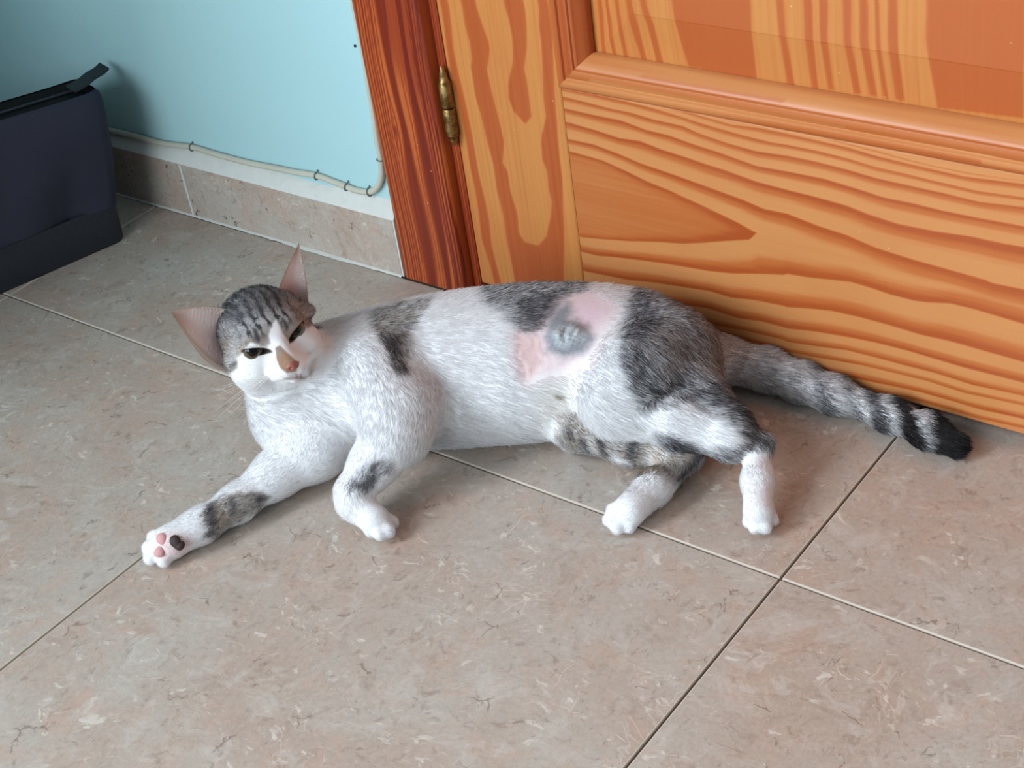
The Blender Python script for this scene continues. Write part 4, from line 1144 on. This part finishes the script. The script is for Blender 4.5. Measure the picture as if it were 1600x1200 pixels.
paint(patch('T', V, [(31.8,22.3), (41.0,25.9), (53.8,25.9), (58.9,19.8), (55.3,12.1), (43.6,6.9), (33.3,10.5)], 4, 2, 8) * skin, lin(172, 178, 182), 0.0)
sc_ = patch('T', V, [(33.8,21.3), (41.0,24.4), (52.8,24.9), (56.9,19.8), (53.3,13.1), (43.6,9.0), (34.8,12.1)], 3, 2, 8) * skin
paint(sc_ * sstep(n3(V, 1500, 77), 0.05, 0.4) * 0.6, lin(204, 210, 212), 0.0)
paint(sc_ * sstep(-n3(V, 1300, 78), 0.15, 0.5) * 0.6, lin(112, 116, 122), 0.0)
bare = np.maximum(bare, sc_ * 1.4)
# creamy belly
paint(patch('T', V, [(15.4,-21.2), (66.6,-16.1), (82.0,-41.7), (51.2,-54.5), (20.5,-52.0)], 14, 4, 9) * isp('torso') * (1 - tabby) * 0.4, CREAMW, 0.0)
paint(patch('T', V, [(31.8,-29.9), (35.9,-28.9), (41.0,-31.5), (38.9,-34.6), (33.8,-33.5)], 1.5, 1.5, 9) * isp('torso'), lin(150, 138, 118), 0.0)

# face
hm = (isp('head') | isp('neck')).astype(float)
hx = hv[:, 0]; hy = hv[:, 1]; hz_ = hv[:, 2]
face = patch('H', V, [(-56.5,66.0), (53.7,66.0), (49.7,15.9), (41.7,11.9), (36.6,12.9), (31.6,9.9), (26.6,5.9), (22.6,-1.2), (18.6,-0.2), (15.6,4.8), (10.6,15.9), (7.6,12.9), (5.6,3.8), (6.6,-3.2), (2.6,-5.2), (-8.4,-2.2), (-14.5,-8.2), (-20.5,-14.2), (-20.5,-22.2), (-31.5,-29.2), (-41.5,-14.2)], 1.2, 0.8, 3) * hm * (hz_ > -1.6)
paint(face, tickb * 0.66, 0.8)
back_head = sstep(-hy, -0.2, 1.2) * sstep(hz_, -1.0, 0.2) * hm
paint(back_head, tick * 0.50, 1.0)
paint(face * sstep(hz_, 1.0, 2.4) * 0.75, tick * 0.50, 1.0)
crown = np.maximum(face, back_head)
sx_ = hx + 0.10 * np.sin(hy * 2.1) + 0.16 * n3(V, 700, 71)
st_ = sstep(np.cos(sx_ * 2 * math.pi / 0.80) + 0.9 * n3(V, 1000, 72), 0.0, 0.8)
top_ = sstep(hz_, 0.9, 2.0) * (1 - sstep(np.abs(hx), 1.9, 2.7))
paint(crown * top_ * st_ * 0.95, DARKC * 0.22, 0.8)
paint(crown * sstep(hz_, 2.4, 3.4) * 0.55, DARKC * 0.6, 0.9)
for pl, cc in (([(-8.4,9.9), (-4.4,8.9), (-0.4,1.8), (-1.9,-2.2), (-5.4,1.8)], 0.5), ([(13.6,18.9), (17.6,15.9), (20.6,9.9), (18.6,6.4), (15.6,11.9)], 0.5), ([(-30.5,23.9), (-24.5,23.9), (-15.5,15.9), (-19.5,11.9)], 0.8),
               ([(-27.5,-20.2), (-17.5,-13.2), (-13.5,-9.2), (-14.5,-12.7), (-23.5,-21.2)], 0.9), ([(30.6,18.9), (39.7,21.9), (40.7,18.9), (33.6,15.4)], 0.8)):
    paint(patch('H', V, pl, 1.3, 1.0, 7) * np.maximum(face, back_head), DARKC * cc, 0.9)
paint(patch('H', V, [(10.6,-6.2), (14.1,-4.7), (17.6,-7.2), (22.6,-12.2), (27.1,-17.2), (26.6,-24.2), (19.6,-26.2), (13.6,-21.2), (10.6,-14.2)], 1.0, 0.4, 3) * hm, lin(150, 118, 96), 0.2)
paint(patch('H', V, [(10.1,-5.7), (14.1,-4.7), (16.6,-8.2), (13.6,-12.2), (11.1,-12.2)], 1.2, 0.4, 3) * hm, lin(140, 124, 112), 0.2)
paint(patch('H', V, [(30.6,-21.7), (34.6,-15.2), (38.6,-13.2), (36.6,-21.7), (32.6,-30.2)], 2.0, 0.6, 3) * hm * 0.6, lin(190, 160, 135), 0.2)  # brownish shading beside the muzzle, put into the coat colour
paint(patch('H', V, [(9.6,-22.2), (14.6,-24.2), (17.6,-27.2), (13.6,-27.2), (10.1,-25.2)], 1.5, 0.4, 3) * hm * 0.5, lin(196, 172, 150), 0.1)
paint(patch('H', V, [(19.6,-27.2), (25.6,-28.2), (29.6,-27.2), (28.6,-31.2), (23.6,-32.2)], 1.5, 0.4, 3) * hm * 0.35, lin(170, 140, 130), 0.1)
for pl in ([(24.6,-25.7), (26.1,-25.7), (26.6,-30.2), (24.6,-30.7)], [(25.1,-29.7), (21.6,-31.2), (16.6,-30.2), (13.6,-28.2), (17.1,-29.2), (21.6,-29.7), (25.1,-28.2)], [(25.1,-29.7), (28.6,-30.2), (32.1,-27.7), (33.6,-24.2), (31.6,-27.2), (28.6,-28.7), (25.6,-28.2)]):
    paint(patch('H', V, pl, 0.9, 0.3, 3) * hm * 0.65, lin(134, 98, 88), 0.1)
# dark rims of the eyes
ec = eye_carve(hv)
rim = (1 - sstep(ec, 0.04, 0.16)) * (np.abs(hv) < 5).all(1) * hm
paint(rim, lin(58, 44, 38), 0.0)
pale_rim = (1 - sstep(np.abs(ec - 0.22), 0.02, 0.10)) * (np.abs(hv) < 5).all(1) * hm * (hz_ > 0.5)
paint(pale_rim * 0.55, lin(176, 160, 140), 0.2)
# ears
ins = ear_side == 1
e_loc = np.zeros(len(V)); u_loc = np.zeros(len(V))
k = body_n
for fr, bk_ in EARS:
    nv, nu = fr.shape[:2]
    vv = np.repeat(np.linspace(EB, 1, nv), nu); uu = np.tile(np.linspace(0, 1, nu), nv)
    e_loc[k:k + 2 * nv * nu] = np.concatenate([vv, vv]); u_loc[k:k + 2 * nv * nu] = np.concatenate([uu, uu])
    k += 2 * nv * nu
paint(((ear_side == 2)).astype(float), tickb * 0.75, 0.7)
paint(ins.astype(float), lin(240, 218, 212), 0.0)
core = ins * np.exp(-((e_loc - 0.16) / 0.22) ** 2) * np.exp(-((u_loc - 0.55) / 0.28) ** 2)
paint(core * 0.85, lin(200, 134, 140), 0.0)
paint(ins * sstep(e_loc, 0.60, 0.95) * 0.8, lin(176, 148, 138), 0.0)
paint(ins * (1 - sstep(np.minimum(u_loc, 1 - u_loc), 0.03, 0.13)) * 0.75, lin(196, 172, 150), 0.1)

# hair lengths
flen[isp('hind_foot', 'fore_low', 'fore_top')] = 0.0048
flen[isp('hind_low')] = 0.0060
flen[isp('thigh')] = 0.0100
flen[isp('tail')] = 0.0085
flen[isp('neck')] = 0.0085
hl_ = 0.0030 + 0.0034 * sstep(-hy, -2.2, 0.5)
flen = np.where(isp('head'), hl_, flen)
flen = np.where(isp('head') & (hy > 2.4), 0.0018, flen)
flen[isp('ear')] = 0.0014
flen = flen * (1 - 0.72 * sstep(bare, 0.2, 0.75))
for key, pts_ in (('HL', [(34.6,-68.5)]), ('HR', [(-16.0,-49.5)]), ('FL', [(15.1,-40.2)]), ('FR', [(-57.0,-32.7)])):
    x, y = to_side(key, V)
    near_ = np.hypot(x - pts_[0][0], y - pts_[0][1]) < 24
    flen = np.where(near_ & isp('hind_foot', 'hind_low', 'fore_top', 'fore_low'), 0.0030, flen)

# ------------------------------------------------------------------ body mesh
def fur_skin():
    N = Nodes('cat_skin')
    c = N.attr('coat').outputs['Color']
    v = N.coords()
    f, _ = N.noise(v, 420.0, 4, 0.7)
    col = N.mix(0.25, c, N.mix(f, (0.25, 0.25, 0.25, 1), (0.75, 0.75, 0.75, 1)), 'OVERLAY')
    N.bump(f, 0.0005, 0.5)
    N.b.inputs['Subsurface Weight'].default_value = 0.0
    return N.done(col, 0.75, spec=0.15)
M_SKIN = fur_skin()
cat = empty('cat', (-0.3246, 0.1090, 0.0000))
tag(cat, 'white and grey tabby cat with a shaved flank lying by the door', 'cat')
me = bpy.data.meshes.new('body')
me.from_pydata(V.tolist(), [], Q.tolist())
at = me.color_attributes.new('coat', 'FLOAT_COLOR', 'POINT')
at.data.foreach_set('color', np.concatenate([coat, np.ones((len(V), 1))], 1).astype(np.float32).reshape(-1))
me.update()
body = smooth(obj('body', me, M_SKIN, cat))
nrm = np.zeros(len(V) * 3, np.float32)
me.vertices.foreach_get('normal', nrm)
nrm = nrm.reshape(-1, 3).astype(float)
for k, bl in enumerate(EAR_BULGE):          # outside of each ear faces backwards
    bw = HEAD_M @ np.array(bl)
    for side_, sg in ((1, -1), (2, 1)):
        m = (ear_id == k + 1) & (ear_side == side_)
        nrm[m] *= np.where(nrm[m] @ bw * sg < 0, -1, 1)[:, None]

# ------------------------------------------------------------------ eyes, nose, pads
def eye_material():
    N = Nodes('cat_eye')
    v = N.coords()
    sep = N.n('ShaderNodeSeparateXYZ'); N.l(v, sep.inputs[0])
    rad = N.math('SQRT', N.math('ADD', N.math('MULTIPLY', sep.outputs[0], sep.outputs[0]), N.math('MULTIPLY', sep.outputs[2], sep.outputs[2])))
    f, _ = N.noise(v, 900.0, 3)
    iris = N.mix(f, srgb(62, 54, 34), srgb(98, 86, 54))
    col = N.mix(N.step(rad, 0.0046, 0.0052), srgb(8, 7, 7), iris)
    col = N.mix(N.step(rad, 0.0064, 0.0070), col, srgb(112, 96, 98))
    front = N.math('GREATER_THAN', sep.outputs[1], 0.0)
    return N.done(N.mix(front, srgb(60, 46, 40), col), 0.06, spec=0.35, coat=0.0)
M_EYE = eye_material()
gaze = Vector((0.72, -0.52, 0.44)).normalized()
for sx in (1, -1):
    bm = bmesh.new()
    bmesh.ops.create_uvsphere(bm, u_segments=32, v_segments=20, radius=EYE_R / 100)
    for v in bm.verts:          # cornea bulge along +y
        if v.co.y > 0.006:
            v.co.y += 0.0008
    c = HEAD_O + HEAD_M @ (np.array((EYE[0] * sx, EYE[1] - 0.52, EYE[2])) / 100)
    e = obj('eye', bm, M_EYE)
    e.matrix_world = Matrix.Translation(Vector(c)) @ gaze.to_track_quat('Y', 'Z').to_matrix().to_4x4()
    e.parent = cat
    e.matrix_parent_inverse = cat.matrix_world.inverted()
    smooth(e)

# nose leather: a small rounded triangle with nostril dents
M_NOSE = plain('nose_leather', srgb(158, 92, 78), 0.42, spec=0.5, vary=0.12, scale=900, bump=0.0003)
bm = bmesh.new()
nn, mm_ = 22, 14
prev = None
for i in range(mm_ + 1):
    a = i / mm_
    row = []
    for j in range(nn):
        th = 2 * math.pi * j / nn
        # triangle outline, wide at the top
        cx_, cz_ = math.cos(th), math.sin(th)
        rr = 0.54 * (1 + 0.10 * math.cos(3 * th + math.pi / 2 * 1.0))
        wide = 1.15 if cz_ > -0.2 else 1.0
        x = rr * cx_ * wide * math.sin(a * math.pi / 2); z = rr * cz_ * 0.78 * math.sin(a * math.pi / 2)
        y = 0.34 * math.cos(a * math.pi / 2) - 0.10 * abs(x)
        for s in (-1, 1):
            y -= 0.16 * math.exp(-(((x - s * 0.26) / 0.10) ** 2 + ((z + 0.06) / 0.09) ** 2))
        pt = HEAD_O + HEAD_M @ (np.array((x, 4.36 + y, -1.24 + z - 0.25 * y)) / 100)
        row.append(bm.verts.new(pt))
    if prev:
        for j in range(nn):
            bm.faces.new((prev[j], prev[(j + 1) % nn], row[(j + 1) % nn], row[j]))
    prev = row
bmesh.ops.remove_doubles(bm, verts=bm.verts[:], dist=1e-6)
bmesh.ops.recalc_face_normals(bm, faces=bm.faces[:])
smooth(obj('nose', bm, M_NOSE, cat))
M_PAD = plain('pink_pad', srgb(214, 158, 156), 0.6, spec=0.3, vary=0.1, scale=700, bump=0.0003)
M_PADD = plain('dark_pad', srgb(62, 48, 46), 0.6, spec=0.3, vary=0.15, scale=700, bump=0.0003)
def pad(c, rx, ry, rz, mat, ang=0.0):
    bm = bmesh.new()
    bmesh.ops.create_uvsphere(bm, u_segments=18, v_segments=12, radius=1.0)
    ca, sa = math.cos(ang), math.sin(ang)
    for v in bm.verts:
        x, y, z = v.co
        w_ = 1 + 0.25 * y
        x, y = x * rx * w_, y * ry
        x, y = x * ca - y * sa, x * sa + y * ca
        p = np.array(c) + SIDE_X * x + SIDE_Y * y + SIDE_N * z * rz
        v.co = p
    o = smooth(obj('paw_pad', bm, mat, cat))
    return o
pad((-0.4235, -0.2114, 0.0247), 0.0043, 0.0050, 0.0026, M_PAD, 0.5)
pad((-0.4228, -0.2175, 0.0166), 0.0047, 0.0042, 0.0026, M_PAD, 0.9)
pad((-0.4147, -0.2063, 0.0218), 0.0046, 0.0056, 0.0030, M_PADD, 0.7)
pad((-0.4117, -0.2059, 0.0188), 0.0045, 0.0038, 0.0030, M_PADD, 0.2)
pad((-0.1309, 0.0039, 0.0025), 0.0036, 0.0040, 0.003, M_PAD, -0.6)
pad((-0.1342, -0.0035, -0.0023), 0.0048, 0.0030, 0.003, M_PAD, 0.6)

# ------------------------------------------------------------------ fur
rng = np.random.RandomState(5)
T3 = np.concatenate([Q[:, [0, 1, 2]], Q[:, [0, 2, 3]]])
A_, B_, C_ = V[T3[:, 0]], V[T3[:, 1]], V[T3[:, 2]]
cr = np.cross(B_ - A_, C_ - A_)
area_ = 0.5 * np.linalg.norm(cr, axis=1)
fn = cr / (2 * area_[:, None] + 1e-12)
tl_ = flen[T3].mean(1)
dens = np.clip(0.0075 / tl_, 0.8, 3.2)
tcen = (A_ + B_ + C_) / 3
dens *= np.where((fn @ SIDE_N) < -0.35, 0.25, 1.0)      # fewer on the side it lies on
dens *= np.where(tcen[:, 2] < 0.0012, 0.0, 1.0)
tp = vpart[T3[:, 0]]
es = ear_side[T3].max(1)
dens *= np.where(es == 1, 0.0, 1.0)
ecv = ec[T3].min(1)
inface = (np.abs(hv[T3[:, 0]]) < 5).all(1)
dens *= np.where(inface & (ecv < 0.09), 0.0, 1.0)
nose_d = np.linalg.norm((hv[T3[:, 0]] - np.array((0, 4.35, -1.2))), axis=1)
dens *= np.where(nose_d < 0.62, 0.0, 1.0)
dens *= np.where(bare[T3].mean(1) > 0.5, 0.45, 1.0) * np.where(bare[T3].mean(1) > 1.0, 0.0, 1.0)
wgt = area_ * dens
NH = 230000
pick = rng.choice(len(T3), NH, p=wgt / wgt.sum())
r1 = np.sqrt(rng.rand(NH)); r2 = rng.rand(NH)
bc = np.stack([1 - r1, r1 * (1 - r2), r1 * r2], -1)
tri = T3[pick]
def interp(arr):
    return (arr[tri] * (bc[..., None] if arr.ndim == 2 else bc)).sum(1)
root = interp(V); nh = interp(nrm); nh /= np.linalg.norm(nh, axis=1)[:, None] + 1e-9
fl = interp(flow); co = interp(coat); tb = interp(tabby); ln = interp(flen)
fl = fl + 0.16 * np.stack([n3(root, 160, 41), n3(root, 160, 42), n3(root, 160, 43)], -1) * 1.4 + 0.10 * rng.normal(size=(NH, 3))
fl = fl - nh * (fl * nh).sum(1)[:, None]
fl /= np.linalg.norm(fl, axis=1)[:, None] + 1e-9
ln = ln * rng.uniform(0.65, 1.2, NH)
clump = n3(root, 900, 51)
tilt = np.radians(np.clip(16 + 4 * clump + 5 * rng.normal(size=NH), 4, 42))
up0 = np.sin(tilt); fw0 = np.cos(tilt)
K = 5
sink = np.where(tp[pick] == part_names.index('ear'), 0.0, 0.0004)
pos = np.zeros((NH, K, 3))
for k in range(K):
    s = k / (K - 1)
    lift = up0 * s - 0.10 * s * s * (0.5 + rng.rand(NH) * 0.5)
    pos[:, k] = root - nh * sink[:, None] + (fl * (fw0 * s)[:, None] + nh * lift[:, None]) * ln[:, None]
    pos[:, k] += (rng.normal(size=(NH, 3)) * 0.00012) * s
pos[..., 2] = np.maximum(pos[..., 2], 0.0006)
# colour: agouti ticking on the tabby areas, faint variation on the white
u = rng.rand(NH)
band = n3(root, 520, 61) * 0.5 + rng.normal(size=NH) * 0.45
hc = co * (1 + 0.05 * rng.normal(size=NH))[:, None]
dk = co * 0.20; lt = np.minimum(co * 1.9 + 0.04, 0.66)
fac_d = sstep(-band, 0.02, 0.6) * tb; fac_l = sstep(band, 0.20, 0.9) * tb
hc = hc * (1 - fac_d)[:, None] + dk * fac_d[:, None]
hc = hc * (1 - fac_l)[:, None] + lt * fac_l[:, None]
hc = np.clip(hc, 0.004, 0.95)

# every ticked hair is banded: grey root, pale middle, dark tip
ks = np.linspace(0, 1, K)
hcp = np.repeat(hc[:, None, :], K, 1)
tipd = (rng.rand(NH) < 0.62) * tb
for k, s in enumerate(ks):
    lite = tb * 0.55 * math.exp(-((s - 0.5) / 0.22) ** 2)
    darkt = tipd * 0.80 * float(sstep(np.array(s), 0.55, 0.95))
    hcp[:, k] = hcp[:, k] * (1 - lite)[:, None] + np.minimum(hcp[:, k] * 1.8, 0.7) * lite[:, None]
    hcp[:, k] *= (1 - darkt)[:, None]

def fur_material():
    m = bpy.data.materials.new('fur')
    m.use_nodes = True
    t = m.node_tree
    t.nodes.clear()
    out = t.nodes.new('ShaderNodeOutputMaterial')
    at_ = t.nodes.new('ShaderNodeAttribute'); at_.attribute_name = 'coat'
    df = t.nodes.new('ShaderNodeBsdfDiffuse'); tr_ = t.nodes.new('ShaderNodeBsdfTranslucent')
    gl = t.nodes.new('ShaderNodeBsdfGlossy'); gl.inputs['Roughness'].default_value = 0.45
    m1 = t.nodes.new('ShaderNodeMixShader'); m1.inputs[0].default_value = 0.38
    m2 = t.nodes.new('ShaderNodeMixShader'); m2.inputs[0].default_value = 0.03
    for n_ in (df, tr_):
        t.links.new(at_.outputs['Color'], n_.inputs['Color'])
    t.links.new(df.outputs[0], m1.inputs[1]); t.links.new(tr_.outputs[0], m1.inputs[2])
    t.links.new(m1.outputs[0], m2.inputs[1]); t.links.new(gl.outputs[0], m2.inputs[2])
    t.links.new(m2.outputs[0], out.inputs['Surface'])
    return m
M_FUR = fur_material()
def strands(name, pos, col, rad, parent, mat):
    n, k = pos.shape[:2]
    cd = bpy.data.hair_curves.new(name)
    cd.add_curves([k] * n)
    cd.attributes['position'].data.foreach_set('vector', pos.astype(np.float32).reshape(-1))
    ra = cd.attributes.get('radius') or cd.attributes.new('radius', 'FLOAT', 'POINT')
    prof = np.linspace(1, 0.12, k)
    ra.data.foreach_set('value', (rad[:, None] * prof[None, :]).astype(np.float32).reshape(-1))
    if col.ndim == 2:
        col = np.repeat(col[:, None, :], k, 1)
    ca = cd.attributes.new('coat', 'FLOAT_COLOR', 'POINT')
    ca.data.foreach_set('color', np.concatenate([col, np.ones((n, k, 1))], 2).astype(np.float32).reshape(-1))
    cd.materials.append(mat)
    o = bpy.data.objects.new(name, cd)
    COL.objects.link(o)
    o.parent = parent
    o.matrix_parent_inverse = parent.matrix_world.inverted()
    return o
fur = strands('fur', pos, hcp, np.clip(ln / 0.0085, 0.5, 1.1) * (0.00020 + 0.00007 * tb), cat, M_FUR)
fur['kind'] = 'stuff'

# pale hairs inside the ears
ep, ec_ = [], []
for (fr, bk_), b0, n_ in zip(EARS, (0.0, 0.0), (150, 150)):
    nv, nu = fr.shape[:2]
    for _ in range(n_):
        iv = rng.uniform(0.08, 0.72); side_ = rng.rand() < 0.93
        u0 = rng.uniform(0.02, 0.10) if side_ else rng.uniform(0.86, 0.97)
        u1 = rng.uniform(0.30, 0.55) if side_ else rng.uniform(0.55, 0.7)
        vi = lambda q: (q - EB) / (1 - EB) * (nv - 1)
        pts_ = []
        for s in np.linspace(0, 1, 5):
            uu_ = (u0 + (u1 - u0) * s) * (nu - 1); vv_ = vi(iv + 0.06 * s)
            a_, b_ = int(vv_), int(uu_)
            p = fr[min(a_, nv - 1), min(b_, nu - 1)] * (1 - (uu_ - b_)) + fr[min(a_, nv - 1), min(b_ + 1, nu - 1)] * (uu_ - b_)
            lift = 0.02 + 0.30 * math.sin(math.pi * s * 0.6)
            nrm_dir = (fr[min(a_, nv - 1), 0] + fr[min(a_, nv - 1), -1]) / 2 - fr[min(a_, nv - 1), nu // 2]
            p = p + nrm_dir * lift
            pts_.append(HEAD_O + HEAD_M @ (p / 100))
        ep.append(pts_); ec_.append(lin(240, 234, 232))
strands('ear_hair', np.array(ep), np.array(ec_), np.full(len(ep), 0.00014), cat, M_FUR)['kind'] = 'stuff'

# whiskers
wp = []
for sx in (1, -1):
    for i in range(8):
        a = math.radians(-28 + 56 * (i / 7) + rng.uniform(-4, 4))
        st = np.array((sx * (0.95 + 0.12 * (i % 3)), 3.2 - 0.2 * (i % 3), -1.50 - 0.22 * (i // 3)))
        L = rng.uniform(3.6, 5.6)
        dr = np.array((sx * math.cos(a), -0.30, math.sin(a) * 0.7))
        pts_ = []
        for s in np.linspace(0, 1, 8):
            p = st + dr * L * s + np.array((0, -0.9, -0.9)) * s * s
            q = HEAD_O + HEAD_M @ (p / 100)
            q[2] = max(q[2], 0.002)
            pts_.append(q)
        wp.append(pts_)
strands('whiskers', np.array(wp), np.tile(lin(235, 232, 226), (len(wp), 1)), np.full(len(wp), 0.00022), cat, M_FUR)['kind'] = 'stuff'
